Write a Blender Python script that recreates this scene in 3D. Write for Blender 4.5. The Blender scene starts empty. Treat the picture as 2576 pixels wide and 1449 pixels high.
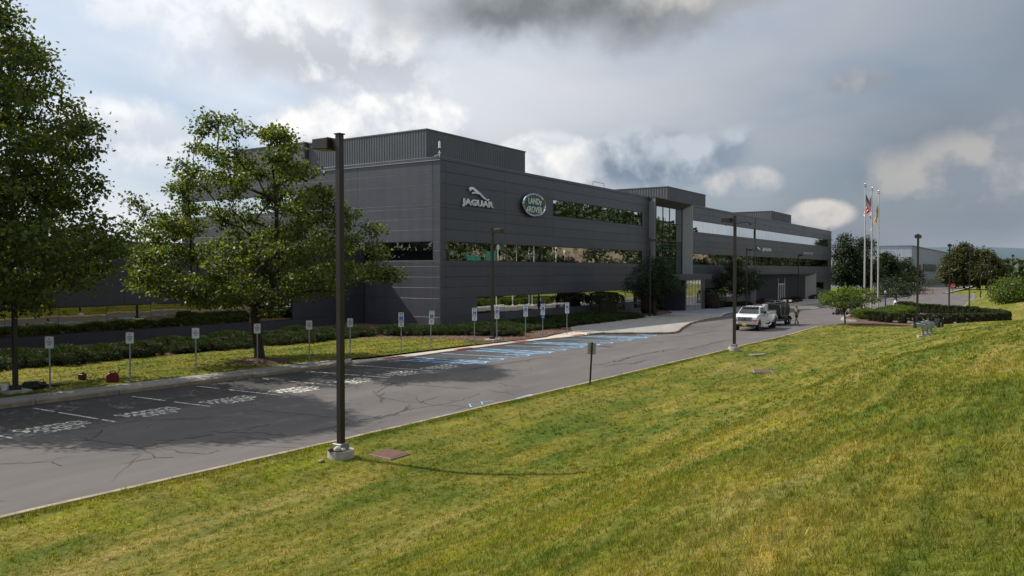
import bpy, bmesh, math, random
import numpy as np
from mathutils import Vector, Matrix
R = math.radians
random.seed(7); rng = np.random.default_rng(7)
S = bpy.context.scene
COL = S.collection
# ------------------------------------------------------------------ camera
CAM_H, YAW, PITCH, FPX = 4.8, R(33.2), math.atan(44.5/2011.0), 2011.0
cam = bpy.data.cameras.new("camera"); cam_o = bpy.data.objects.new("camera", cam); COL.objects.link(cam_o)
cam.sensor_width = 36; cam.lens = 36*FPX/2576; cam.clip_end = 6000; cam.clip_start = 0.1
cam_o.location = (0, 0, CAM_H); cam_o.rotation_euler = (R(90)-PITCH, 0, YAW-R(90)); S.camera = cam_o
FWD = np.array([math.cos(YAW), math.sin(YAW)]); RGT = np.array([math.sin(YAW), -math.cos(YAW)])
# ------------------------------------------------------------------ exposure, render
S.view_settings.view_transform = 'Standard'; S.view_settings.look = 'None'
S.view_settings.exposure = 0.12; S.view_settings.gamma = 1.0; S.view_settings.use_curve_mapping = False
S.render.engine = 'CYCLES'
try:
    S.cycles.use_denoising = True; S.cycles.max_bounces = 8; S.cycles.transparent_max_bounces = 8
    S.cycles.sample_clamp_indirect = 8
except Exception: pass
# ------------------------------------------------------------------ sun
SUN_EL = R(45.5); SUN_AZ = math.atan2(1.0, -0.25)      # towards the sun, from +X
sd = Vector((math.cos(SUN_AZ)*math.cos(SUN_EL), math.sin(SUN_AZ)*math.cos(SUN_EL), math.sin(SUN_EL)))
sun = bpy.data.lights.new("sun", 'SUN'); sun.energy = 5.0; sun.angle = R(0.6); sun.color = (1, 0.95, 0.86)
sun_o = bpy.data.objects.new("sun", sun); COL.objects.link(sun_o)
sun_o.rotation_euler = sd.to_track_quat('Z', 'Y').to_euler(); sun_o.location = (0, 40, 60)
# ------------------------------------------------------------------ sky
W = bpy.data.worlds.new("World"); S.world = W; W.use_nodes = True
nt = W.node_tree; nt.nodes.clear()
class NX:
    """tiny helper to write node maths"""
    def __init__(s, nt): s.nt = nt; s.L = nt.links
    def n(s, t, **k):
        o = s.nt.nodes.new(t)
        for a, b in k.items(): setattr(o, a, b)
        return o
    def inp(s, sock, v):
        if hasattr(v, 'is_output') or isinstance(v, bpy.types.NodeSocket): s.L.new(v, sock)
        else: sock.default_value = v
    def m(s, op, a, b=0.0, c=None, clamp=False):
        o = s.n('ShaderNodeMath', operation=op, use_clamp=clamp); s.inp(o.inputs[0], a); s.inp(o.inputs[1], b)
        if c is not None: s.inp(o.inputs[2], c)
        return o.outputs[0]
    def sst(s, x, e0, e1):
        o = s.n('ShaderNodeMapRange', interpolation_type='SMOOTHSTEP'); s.inp(o.inputs[0], x)
        o.inputs[1].default_value = e0; o.inputs[2].default_value = e1
        return o.outputs[0]
    def mix(s, f, a, b, blend='MIX'):
        o = s.n('ShaderNodeMix', data_type='RGBA', blend_type=blend); s.inp(o.inputs[0], f)
        for k, v in ((6, a), (7, b)):
            if isinstance(v, (tuple, list)) and len(v) == 3: v = (*v, 1)
            s.inp(o.inputs[k], v)
        return o.outputs[2]
    def noise(s, vec, scale, detail=5, rough=0.55, dist=0.0, col=False):
        o = s.n('ShaderNodeTexNoise'); o.inputs['Scale'].default_value = scale; o.inputs['Detail'].default_value = detail
        o.inputs['Roughness'].default_value = rough; o.inputs['Distortion'].default_value = dist
        if vec is not None: s.L.new(vec, o.inputs['Vector'])
        return o.outputs['Color' if col else 'Fac']
    def comb(s, x, y, z):
        o = s.n('ShaderNodeCombineXYZ')
        for i, v in enumerate((x, y, z)): s.inp(o.inputs[i], v)
        return o.outputs[0]
    def mapping(s, vec, loc=(0,0,0), rot=(0,0,0), scale=(1,1,1)):
        o = s.n('ShaderNodeMapping'); s.L.new(vec, o.inputs[0])
        o.inputs[1].default_value = loc; o.inputs[2].default_value = rot; o.inputs[3].default_value = scale
        return o.outputs[0]
    def ramp(s, fac, stops):
        o = s.n('ShaderNodeValToRGB'); s.L.new(fac, o.inputs[0]); e = o.color_ramp.elements
        while len(e) < len(stops): e.new(0.5)
        for k, (p, c) in enumerate(stops): e[k].position = p; e[k].color = (*c, 1)
        return o.outputs[0]
x = NX(nt)
tc = x.n('ShaderNodeTexCoord').outputs['Generated']
sp = x.n('ShaderNodeSeparateXYZ'); x.L.new(tc, sp.inputs[0]); dx, dy, dz = sp.outputs
sky = x.n('ShaderNodeTexSky', sky_type='NISHITA', sun_disc=False); sky.sun_elevation = SUN_EL; sky.sun_rotation = math.pi/2-SUN_AZ
sky.air_density = 1.3; sky.dust_density = 2.5; sky.ozone_density = 1.2
zz = x.m('ADD', x.m('MAXIMUM', dz, 0.0), 0.16)
pv = x.comb(x.m('DIVIDE', dx, zz), x.m('DIVIDE', dy, zz), 0.0)
az = x.m('ARCTAN2', dy, dx); el = x.m('ARCSINE', dz)
ae = x.comb(az, el, 0.0)
# veil of high cloud: bright towards the sun, slate grey away from it
cs = x.n('ShaderNodeVectorMath', operation='DOT_PRODUCT'); x.L.new(tc, cs.inputs[0]); cs.inputs[1].default_value = sd
gl = x.n('ShaderNodeMapRange'); x.L.new(cs.outputs['Value'], gl.inputs[0])
for i_, v_ in ((1, 0.0), (2, 0.56), (3, 0.0), (4, 1.0)): gl.inputs[i_].default_value = v_
gb = x.n('ShaderNodeMapRange'); x.L.new(cs.outputs['Value'], gb.inputs[0])      # cloud opposite the sun is front-lit and pale again
for i_, v_ in ((1, -0.12), (2, -0.42), (3, 0.0), (4, 0.85)): gb.inputs[i_].default_value = v_
glow = x.m('MAXIMUM', gl.outputs[0], gb.outputs[0])
K = 10.0                                    # the Background multiplies by 0.1
def kc(c): return tuple(v*K for v in c)
veil_c = x.mix(glow, kc((0.160, 0.200, 0.265)), kc((0.84, 0.865, 0.91)))
n1 = x.noise(x.mapping(pv, loc=(3.1, 0.7, 0), rot=(0, 0, 0.5), scale=(0.45, 1.0, 1)), 1.0, 5, 0.5, 0.2)
n2 = x.noise(x.mapping(pv, loc=(4.3, 5.2, 2)), 0.7, 5, 0.48, 0.1)
na = x.noise(ae, 8.0, 9, 0.56, 0.1)
nb = x.noise(x.mapping(ae, loc=(0.0, 0.03, 0)), 8.0, 9, 0.56, 0.1)
hz = x.mix(glow, kc((0.33, 0.37, 0.43)), kc((0.78, 0.81, 0.86)))
blue = x.mix(0.6, sky.outputs[0], x.mix(glow, kc((0.165, 0.225, 0.315)), kc((0.50, 0.63, 0.84))))
c = x.mix(x.m('MULTIPLY', x.sst(n1, 0.30, 0.66), 0.88), blue, veil_c)
# soft broken layer: pale lobes and grey bellies
c = x.mix(x.m('MULTIPLY', x.sst(n2, 0.48, 0.66), 0.55), c, x.mix(glow, kc((0.28, 0.305, 0.345)), kc((0.96, 0.96, 0.96))))
c = x.mix(x.m('MULTIPLY', x.sst(n2, 0.45, 0.28), 0.45), c, x.mix(glow, kc((0.20, 0.23, 0.28)), kc((0.58, 0.62, 0.69))))
c = x.mix(x.m('MULTIPLY', x.sst(el, 0.13, -0.02), 0.6), c, hz)
def blob(a0, e0, wa, we, base, top, soft=0.55, amp=1.6, k=1.0, relief=7.0, shade=0.0):
    global c
    da = x.m('DIVIDE', x.m('SUBTRACT', az, R(a0)), R(wa)); de = x.m('DIVIDE', x.m('SUBTRACT', el, R(e0)), R(we))
    r = x.m('SQRT', x.m('ADD', x.m('MULTIPLY', da, da), x.m('MULTIPLY', de, de)))
    r = x.m('ADD', r, x.m('MULTIPLY', x.m('SUBTRACT', 0.5, na), amp))
    msk = x.m('SUBTRACT', 1.0, x.sst(r, 1.0-soft, 1.0+soft*0.35))
    l = x.m('MULTIPLY_ADD', x.m('SUBTRACT', na, nb), relief, 0.42, clamp=True)
    l = x.m('MULTIPLY_ADD', de, 0.38+shade, l, clamp=True)
    c = x.mix(x.m('MULTIPLY', msk, k), c, x.mix(l, kc(base), kc(top)))
blob(47, 14.6, 10, 3.4, (0.50, 0.53, 0.58), (0.96, 0.96, 0.96), 0.7, 2.4, 0.85, 6)       # pale cumulus upper left of centre
blob(56, 17.5, 7, 2.4, (0.60, 0.64, 0.70), (0.95, 0.95, 0.96), 0.6, 2.2, 0.7, 6)
blob(44, 9.8, 8.5, 2.5, (0.52, 0.565, 0.64), (1.0, 0.985, 0.965), 0.28, 1.9, 0.95, 5)
blob(58, 8.6, 6, 2.2, (0.62, 0.66, 0.73), (0.95, 0.95, 0.95), 0.45, 1.9, 0.8, 6)
blob(30.8, 8.0, 5.4, 2.1, (0.54, 0.585, 0.65), (0.99, 0.965, 0.93), 0.22, 1.5, 0.95, 5, .1)
blob(23.0, 7.9, 6.6, 2.2, (0.205, 0.26, 0.335), (0.50, 0.55, 0.615), 0.4, 1.7, 0.92, 6)
blob(17, 5.9, 2.8, 1.3, (0.34, 0.38, 0.44), (0.60, 0.59, 0.59), 0.3, 1.4, 0.8)
blob(12.3, 3.8, 2.4, 1.1, (0.42, 0.43, 0.45), (0.66, 0.62, 0.585), 0.3, 1.4, 0.88)
blob(9.5, 12.2, 2.6, 1.0, (0.28, 0.31, 0.355), (0.47, 0.455, 0.44), 0.5, 1.4, 0.75)
blob(2.5, 6.2, 8.5, 2.6, (0.26, 0.295, 0.35), (0.48, 0.465, 0.445), 0.6, 2.0, 0.8)
blob(29.0, 18.6, 14.5, 3.6, (0.175, 0.19, 0.205), (0.37, 0.385, 0.40), 0.6, 1.7, 0.95, 3.5)  # the big dark cloud overhead
blob(18, 19.0, 7.0, 2.3, (0.36, 0.365, 0.37), (0.58, 0.565, 0.53), 0.5, 1.6, 0.85)
bg = x.n('ShaderNodeBackground'); bg.inputs[1].default_value = 0.1; x.L.new(c, bg.inputs[0])
ow = x.n('ShaderNodeOutputWorld'); x.L.new(bg.outputs[0], ow.inputs[0])
# ------------------------------------------------------------------ mesh helpers
class MB:
    def __init__(s): s.v = []; s.f = []; s.mi = []
    def add(s, vs, fs, m=0):
        o = len(s.v); s.v += [tuple(p) for p in vs]
        for f in fs: s.f.append(tuple(o+i for i in f)); s.mi.append(m)
        return s
    def box(s, x0, x1, y0, y1, z0, z1, m=0):
        return s.add([(x0,y0,z0),(x1,y0,z0),(x1,y1,z0),(x0,y1,z0),(x0,y0,z1),(x1,y0,z1),(x1,y1,z1),(x0,y1,z1)],
                     [(3,2,1,0),(4,5,6,7),(0,1,5,4),(1,2,6,5),(2,3,7,6),(3,0,4,7)], m)
    def hexa(s, b, t, m=0):
        return s.add(list(b)+list(t), [(3,2,1,0),(4,5,6,7),(0,1,5,4),(1,2,6,5),(2,3,7,6),(3,0,4,7)], m)
    def prism(s, poly, a, b, ax='z', m=0):
        n = len(poly)
        def P(p, h): return (p[0],p[1],h) if ax == 'z' else ((p[0],h,p[1]) if ax == 'y' else (h,p[0],p[1]))
        vs = [P(p, a) for p in poly]+[P(p, b) for p in poly]
        return s.add(vs, [tuple(range(n))[::-1], tuple(range(n, 2*n))]+[(i,(i+1)%n,n+(i+1)%n,n+i) for i in range(n)], m)
    def tube(s, pts, rs, n=8, m=0, cap=True, sq=False):
        pts = [Vector(p) for p in pts]
        if not hasattr(rs, '__len__'): rs = [rs]*len(pts)
        o = len(s.v); up = Vector((0,0,1))
        for i, p in enumerate(pts):
            d = (pts[min(i+1,len(pts)-1)]-pts[max(i-1,0)])
            d = d.normalized() if d.length > 1e-9 else Vector((0,0,1))
            a = d.cross(up if abs(d.z) < .9 else Vector((1,0,0))).normalized(); b = d.cross(a)
            for k in range(n):
                t = 2*math.pi*(k+(.5 if sq else 0))/n; s.v.append(tuple(p+(a*math.cos(t)+b*math.sin(t))*rs[i]))
        for i in range(len(pts)-1):
            for k in range(n):
                s.f.append((o+i*n+k, o+(i+1)*n+k, o+(i+1)*n+(k+1)%n, o+i*n+(k+1)%n)); s.mi.append(m)
        if cap:
            s.f.append(tuple(o+k for k in range(n))); s.mi.append(m)
            e = o+(len(pts)-1)*n; s.f.append(tuple(e+k for k in range(n))[::-1]); s.mi.append(m)
        return s
    def lathe(s, prof, c=(0,0,0), n=16, m=0, ax='z'):
        o = len(s.v)
        for r, h in prof:
            for k in range(n):
                t = 2*math.pi*k/n; u, w = r*math.cos(t), r*math.sin(t)
                p = (u,w,h) if ax == 'z' else ((u,h,w) if ax == 'y' else (h,u,w))
                s.v.append((c[0]+p[0], c[1]+p[1], c[2]+p[2]))
        for i in range(len(prof)-1):
            for k in range(n):
                s.f.append((o+i*n+k, o+i*n+(k+1)%n, o+(i+1)*n+(k+1)%n, o+(i+1)*n+k)); s.mi.append(m)
        s.f.append(tuple(o+k for k in range(n))[::-1]); s.mi.append(m)
        e = o+(len(prof)-1)*n; s.f.append(tuple(e+k for k in range(n))); s.mi.append(m)
        return s
    def mesh(s, name, mats, smooth=False, bevel=0.0, fixn=True, seg=1):
        me = bpy.data.meshes.new(name); me.from_pydata(s.v, [], s.f)
        for m in (mats if isinstance(mats, (list, tuple)) else [mats]): me.materials.append(m)
        me.polygons.foreach_set('material_index', s.mi)
        if bevel or fixn:
            bm = bmesh.new(); bm.from_mesh(me)
            if bevel:
                bmesh.ops.remove_doubles(bm, verts=bm.verts, dist=1e-5)
                bmesh.ops.recalc_face_normals(bm, faces=bm.faces)
                es = [e for e in bm.edges if len(e.link_faces) == 2 and e.calc_face_angle(0) > R(28)]
                bmesh.ops.bevel(bm, geom=es, offset=bevel, segments=seg, affect='EDGES', clamp_overlap=True)
            else: bmesh.ops.recalc_face_normals(bm, faces=bm.faces)
            bm.to_mesh(me); bm.free()
        if smooth:
            me.polygons.foreach_set('use_smooth', [True]*len(me.polygons))
            try: me.set_sharp_from_angle(angle=R(38))
            except Exception: pass
        me.update(); return me
    def build(s, name, mats, parent=None, **k):
        loc = k.pop('loc', None); rz = k.pop('rz', None)
        return link(name, s.mesh(name, mats, **k), parent, loc, rz)
def link(name, me, parent=None, loc=None, rz=None):
    o = bpy.data.objects.new(name, me); COL.objects.link(o)
    if parent: o.parent = parent
    if loc is not None: o.location = loc
    if rz is not None: o.rotation_euler = (0, 0, rz)
    return o
def tag(o, label=None, cat=None, group=None, kind=None):
    for k, v in (('label', label), ('category', cat), ('group', group), ('kind', kind)):
        if v: o[k] = v
    return o
def thing(name, label, cat, loc=(0,0,0), rz=0, group=None):
    o = bpy.data.objects.new(name, None); COL.objects.link(o); o.location = loc; o.rotation_euler = (0,0,rz)
    o.empty_display_size = .2
    return tag(o, label, cat, group)
def copy_tree(o, parent=None):
    c = o.copy(); COL.objects.link(c)
    if parent: c.parent = parent
    for ch in list(o.children): copy_tree(ch, c)
    return c
def place(proto, first, loc, rz=0, label=None, scale=None):
    o = proto if first else copy_tree(proto)
    o.location = loc; o.rotation_euler = (0, 0, rz)
    if label: o['label'] = label
    if scale is not None: o.scale = (scale,)*3 if not hasattr(scale, '__len__') else scale
    return o
def np_mesh(name, V, F, mats, mi=None):
    """V (n,3), F (m,k) constant k"""
    me = bpy.data.meshes.new(name); V = np.asarray(V, np.float32); F = np.asarray(F, np.int32); m, k = F.shape
    me.vertices.add(len(V)); me.vertices.foreach_set('co', V.ravel())
    me.loops.add(m*k); me.loops.foreach_set('vertex_index', F.ravel())
    me.polygons.add(m); me.polygons.foreach_set('loop_start', np.arange(0, m*k, k, dtype=np.int32))
    try: me.polygons.foreach_set('loop_total', np.full(m, k, np.int32))
    except Exception: pass
    for mt in (mats if isinstance(mats, (list, tuple)) else [mats]): me.materials.append(mt)
    if mi is not None: me.polygons.foreach_set('material_index', np.asarray(mi, np.int32))
    me.update(calc_edges=True); me.validate(); return me
# ------------------------------------------------------------------ materials
MATS = {}
def mat(name, col, rough=0.6, metal=0.0, spec=0.4, var=0.0, vscale=3.0, bump=0.0, bscale=40.0, rnd=0.0, coat=0.0, stretch=(1,1,1)):
    m = bpy.data.materials.new(name); m.use_nodes = True; q = NX(m.node_tree); b = m.node_tree.nodes['Principled BSDF']
    b.inputs['Roughness'].default_value = rough; b.inputs['Metallic'].default_value = metal
    b.inputs['Specular IOR Level'].default_value = spec; b.inputs['Coat Weight'].default_value = coat
    c = (*col, 1); g = q.n('ShaderNodeTexCoord').outputs['Object']
    if var:
        f = q.noise(q.mapping(g, scale=stretch), vscale, 6, 0.65)
        c = q.mix(q.sst(f, 0.3, 0.7), tuple(v*(1-var) for v in col), tuple(min(1, v*(1+var)) for v in col))
    if rnd:
        oi = q.n('ShaderNodeObjectInfo').outputs['Random']
        k = q.m('MULTIPLY_ADD', oi, 2*rnd, 1-rnd)
        c = q.mix(1.0, c, q.comb(k, k, k), 'MULTIPLY')
    q.inp(b.inputs['Base Color'], c)
    if bump:
        bp = q.n('ShaderNodeBump'); bp.inputs['Strength'].default_value = bump; bp.inputs['Distance'].default_value = 0.02
        q.L.new(q.noise(g, bscale, 4, 0.6), bp.inputs['Height']); q.L.new(bp.outputs[0], b.inputs['Normal'])
    MATS[name] = m; return m
def leaf_mat(name, stops, trans=0.45, rough=0.5, spec=0.3, tint=(1.3, 1.35, 0.6), big=0.0):
    """leaf-sized pieces: colour varies from leaf to leaf, light comes through"""
    m = bpy.data.materials.new(name); m.use_nodes = True; q = NX(m.node_tree); T = m.node_tree.nodes
    b = T['Principled BSDF']; out = T['Material Output']
    g = q.n('ShaderNodeNewGeometry')
    f = g.outputs['Random Per Island']
    if big:
        f = q.m('MULTIPLY_ADD', q.m('SUBTRACT', q.noise(g.outputs['Position'], big, 5, 0.6), 0.5), 1.6, q.m('MULTIPLY_ADD', f, 0.5, 0.25), clamp=True)
    c = q.ramp(f, stops)
    q.L.new(c, b.inputs['Base Color']); b.inputs['Roughness'].default_value = rough; b.inputs['Specular IOR Level'].default_value = spec
    tr = q.n('ShaderNodeBsdfTranslucent'); q.L.new(q.mix(1.0, c, tint, 'MULTIPLY'), tr.inputs[0])
    mx = q.n('ShaderNodeMixShader'); mx.inputs[0].default_value = trans
    q.L.new(b.outputs[0], mx.inputs[1]); q.L.new(tr.outputs[0], mx.inputs[2]); q.L.new(mx.outputs[0], out.inputs[0])
    MATS[name] = m; return m
panel_m = mat('panel_paint', (0.074, 0.077, 0.090), 0.40, 0.15, 0.5, var=0.10, vscale=0.35, rnd=0.05, bump=0.05, bscale=3)
def weathered(name, lo, hi, rough):
    """coated sheet: faint vertical run-off streaks, broad patches, oil-canning"""
    m = bpy.data.materials.new(name); m.use_nodes = True; q = NX(m.node_tree); b = m.node_tree.nodes['Principled BSDF']
    g = q.n('ShaderNodeNewGeometry').outputs['Position']
    s = q.noise(q.mapping(g, scale=(1.6, 1.6, 0.10)), 1.0, 6, 0.65); l = q.noise(q.mapping(g, loc=(3, 1, 2), scale=(0.12, 0.12, 0.3)), 1.0, 4, 0.6)
    f = q.m('MULTIPLY_ADD', q.m('SUBTRACT', s, 0.5), 1.3, q.m('MULTIPLY_ADD', q.m('SUBTRACT', l, 0.5), 1.6, 0.5), clamp=True)
    k = q.m('MULTIPLY_ADD', q.n('ShaderNodeObjectInfo').outputs['Random'], 0.16, 0.92)
    q.L.new(q.mix(1.0, q.mix(f, lo, hi), q.comb(k, k, k), 'MULTIPLY'), b.inputs['Base Color'])
    q.L.new(q.m('MULTIPLY_ADD', s, 0.25, rough-0.12), b.inputs['Roughness']); b.inputs['Metallic'].default_value = 0.15
    bp = q.n('ShaderNodeBump'); bp.inputs['Strength'].default_value = 0.35; bp.inputs['Distance'].default_value = 0.04
    q.L.new(q.noise(q.mapping(g, scale=(0.35, 0.35, 1.1)), 1.0, 3, 0.5), bp.inputs['Height']); q.L.new(bp.outputs[0], b.inputs['Normal'])
    MATS[name] = m; return m
panel_m = weathered('panel_paint', (0.060, 0.063, 0.075), (0.088, 0.091, 0.104), 0.40)
wing_m = weathered('panel_paint_shaded', (0.040, 0.041, 0.050), (0.058, 0.059, 0.068), 0.45)  # panel paint again, the lower wing's shade put into a darker colour
core_m = mat('dark_gap', (0.02, 0.02, 0.022), 0.7)
rib_m = mat('ribbed_paint', (0.108, 0.112, 0.122), 0.5, 0.1, 0.4, var=0.1, vscale=0.5)
coping_m = mat('coping', (0.42, 0.42, 0.43), 0.35, 0.6)
portal_m = mat('portal_paint', (0.30, 0.30, 0.30), 0.4, 0.2, var=0.05)
canopy_m = mat('canopy_paint', (0.052, 0.05, 0.062), 0.45)
frame_m = mat('window_frame', (0.03, 0.03, 0.033), 0.4, 0.3)
alu_m = mat('aluminium', (0.55, 0.56, 0.57), 0.3, 0.9)
chrome_m = mat('chrome', (0.8, 0.8, 0.82), 0.08, 1.0)
bronze_m = mat('bronze_paint', (0.026, 0.021, 0.018), 0.42, 0.2, 0.5, var=0.12, vscale=2)
lens_m = mat('lamp_lens', (0.35, 0.35, 0.33), 0.2)
galv_m = mat('galvanised', (0.30, 0.31, 0.33), 0.45, 0.7, var=0.15, vscale=8)
white_m = mat('white_paint', (0.80, 0.80, 0.80), 0.35, 0, 0.5)
truck_m = mat('truck_white', (0.76, 0.77, 0.79), 0.25, 0, 0.5, coat=0.6, var=0.03, vscale=2)
black_m = mat('black_paint', (0.012, 0.012, 0.013), 0.4, 0, 0.4)
rubber_m = mat('rubber', (0.018, 0.018, 0.018), 0.8)
carglass_m = mat('car_glass', (0.015, 0.02, 0.02), 0.04, 0, 0.9)
conc_m = mat('concrete', (0.34, 0.31, 0.27), 0.85, 0, 0.3, var=0.22, vscale=2.2, bump=0.25, bscale=30)
walk_m = mat('walk_concrete', (0.27, 0.255, 0.235), 0.85, 0, 0.3, var=0.18, vscale=1.2, bump=0.15, bscale=25)
ramp_m = mat('new_concrete', (0.45, 0.40, 0.33), 0.85, 0, 0.3, var=0.10, vscale=0.9)
kerb_m = mat('kerb_concrete', (0.27, 0.22, 0.155), 0.9, 0, 0.3, var=0.28, vscale=2.5, bump=0.4, bscale=18)
redpad_m = mat('red_tactile', (0.42, 0.06, 0.07), 0.75, var=0.12, vscale=6, bump=0.4, bscale=60)
mulch_m = mat('mulch', (0.12, 0.075, 0.055), 0.95, 0, 0.15, var=0.5, vscale=9, bump=0.8, bscale=14)
bark_m = mat('bark', (0.055, 0.042, 0.032), 0.95, 0, 0.15, var=0.35, vscale=6, bump=0.7, bscale=16, stretch=(1,1,.25))
red_m = mat('red_plastic', (0.13, 0.010, 0.012), 0.5)
orange_m = mat('orange_plastic', (0.75, 0.12, 0.03), 0.5)
yellow_m = mat('yellow_plate', (0.75, 0.38, 0.02), 0.45)
grey_m = mat('grey_metal', (0.22, 0.23, 0.25), 0.45, 0.3)
ink_m = mat('sign_ink', (0.05, 0.06, 0.07), 0.6)
blue_m = mat('sign_blue', (0.02, 0.10, 0.45), 0.5)
green_m = mat('sign_green', (0.012, 0.085, 0.06), 0.5)
signface_m = mat('sign_face', (0.72, 0.74, 0.74), 0.45)
signback_m = mat('sign_back', (0.36, 0.37, 0.36), 0.4, 0.6)
def glass_mat(name, tint, wob=0.02):
    m = bpy.data.materials.new(name); m.use_nodes = True; q = NX(m.node_tree); b = m.node_tree.nodes['Principled BSDF']
    b.inputs['Base Color'].default_value = (*tint, 1); b.inputs['Metallic'].default_value = 1.0; b.inputs['Roughness'].default_value = 0.0
    bp = q.n('ShaderNodeBump'); bp.inputs['Strength'].default_value = wob; bp.inputs['Distance'].default_value = 0.05
    q.L.new(q.noise(q.n('ShaderNodeNewGeometry').outputs['Position'], 0.9, 2, 0.4), bp.inputs['Height'])
    q.L.new(bp.outputs[0], b.inputs['Normal']); MATS[name] = m; return m
glass_m = glass_mat('mirror_glass', (0.50, 0.54, 0.54), 0.03)
glass2_m = glass_mat('dark_glass', (0.14, 0.15, 0.15), 0.03)
glass3_m = glass_mat('green_glass', (0.18, 0.30, 0.25), 0.03)
# road paint, worn off here and there
def paint_mat(name, col, worn=0.45):
    m = bpy.data.materials.new(name); m.use_nodes = True; q = NX(m.node_tree); b = m.node_tree.nodes['Principled BSDF']
    g = q.n('ShaderNodeNewGeometry').outputs['Position']
    f = q.m('MULTIPLY', q.sst(q.noise(g, 7, 6, 0.7), worn, worn+0.12), 1.0)
    q.L.new(q.mix(f, (0.085, 0.08, 0.08), col), b.inputs['Base Color']); b.inputs['Roughness'].default_value = 0.8
    MATS[name] = m; return m
pwhite_m = paint_mat('white_line_paint', (0.62, 0.60, 0.53), 0.40)
pblue_m = paint_mat('blue_line_paint', (0.20, 0.42, 0.66), 0.34)
def asphalt():
    m = bpy.data.materials.new('asphalt'); m.use_nodes = True; q = NX(m.node_tree); b = m.node_tree.nodes['Principled BSDF']
    g = q.n('ShaderNodeNewGeometry').outputs['Position']
    big = q.noise(q.mapping(g, scale=(0.16, 0.5, 1)), 1.0, 6, 0.6, 0.4)
    c = q.ramp(big, [(0.28, (0.086, 0.078, 0.076)), (0.5, (0.107, 0.098, 0.094)), (0.72, (0.130, 0.119, 0.113))])
    fine = q.noise(g, 55, 3, 0.8)
    c = q.mix(0.75, c, q.ramp(fine, [(0.25, (0.45, 0.45, 0.46)), (0.5, (0.98, 0.97, 0.97)), (0.78, (1.9, 1.85, 1.8))]), 'MULTIPLY')
    vo = q.n('ShaderNodeTexVoronoi', feature='DISTANCE_TO_EDGE'); vo.inputs['Scale'].default_value = 0.16
    q.L.new(q.mix(0.35, g, q.noise(g, 0.7, 5, 0.6, col=True), 'ADD'), vo.inputs['Vector'])
    crack = q.m('SUBTRACT', 1.0, q.sst(vo.outputs['Distance'], 0.0, 0.006))
    crack = q.m('MULTIPLY', crack, q.sst(q.noise(g, 0.25, 3, 0.5), 0.50, 0.62))
    c = q.mix(q.m('MULTIPLY', crack, 0.7), c, (0.025, 0.024, 0.024))
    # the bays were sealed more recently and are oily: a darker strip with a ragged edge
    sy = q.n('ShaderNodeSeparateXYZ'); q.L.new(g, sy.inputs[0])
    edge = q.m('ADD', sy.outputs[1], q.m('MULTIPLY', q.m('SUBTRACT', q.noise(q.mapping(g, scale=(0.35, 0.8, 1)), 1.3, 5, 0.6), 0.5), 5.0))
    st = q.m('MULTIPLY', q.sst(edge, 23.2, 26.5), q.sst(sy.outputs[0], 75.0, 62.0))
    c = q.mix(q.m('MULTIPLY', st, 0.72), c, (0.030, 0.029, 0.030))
    q.L.new(c, b.inputs['Base Color']); b.inputs['Roughness'].default_value = 0.88; b.inputs['Specular IOR Level'].default_value = 0.3
    bp = q.n('ShaderNodeBump'); bp.inputs['Strength'].default_value = 0.35; bp.inputs['Distance'].default_value = 0.01
    q.L.new(q.noise(g, 70, 3, 0.7), bp.inputs['Height']); q.L.new(bp.outputs[0], b.inputs['Normal'])
    return m
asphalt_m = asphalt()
crack_m = mat('crack_filler', (0.022, 0.021, 0.021), 0.7, var=0.3, vscale=4)
def grass_color(q, g, leaf=None):
    """patchy turf: deep green, yellow-green and straw drifts, drawn out along the mowing direction on the bank"""
    s1 = q.noise(q.mapping(g, rot=(0, 0, R(3)), scale=(0.09, 0.62, 0.35)), 1.0, 7, 0.66, 0.6)
    s2 = q.noise(q.mapping(g, loc=(9, 4, 0), scale=(0.30, 0.42, 0.3)), 1.0, 7, 0.66, 0.9)
    s3 = q.noise(q.mapping(g, loc=(2, 7, 0), rot=(0, 0, R(3)), scale=(0.45, 2.6, 1.0)), 1.0, 5, 0.6, 0.4)
    c = q.ramp(s1, [(0.36, (0.050, 0.090, 0.010)), (0.46, (0.106, 0.126, 0.016)), (0.54, (0.165, 0.152, 0.026)), (0.64, (0.245, 0.205, 0.070))])
    c2 = q.ramp(s2, [(0.36, (0.055, 0.094, 0.012)), (0.47, (0.120, 0.132, 0.018)), (0.55, (0.175, 0.150, 0.030)), (0.62, (0.180, 0.192, 0.012))])
    c = q.mix(0.5, c, c2)
    c3 = q.ramp(s3, [(0.34, (0.70, 0.78, 0.66)), (0.5, (1.0, 1.0, 1.0)), (0.66, (1.42, 1.26, 1.5))])
    c = q.mix(0.85, c, c3, 'MULTIPLY')
    tuft = q.noise(q.mapping(g, scale=(1, 1.5, 1)), 8.0, 6, 0.78, 0.3)
    return q.mix(1.0, c, q.ramp(tuft, [(0.30, (0.42, 0.47, 0.36)), (0.47, (0.92, 0.93, 0.9)), (0.57, (1.12, 1.1, 1.1)), (0.72, (1.85, 1.7, 2.0))]), 'MULTIPLY')
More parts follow.
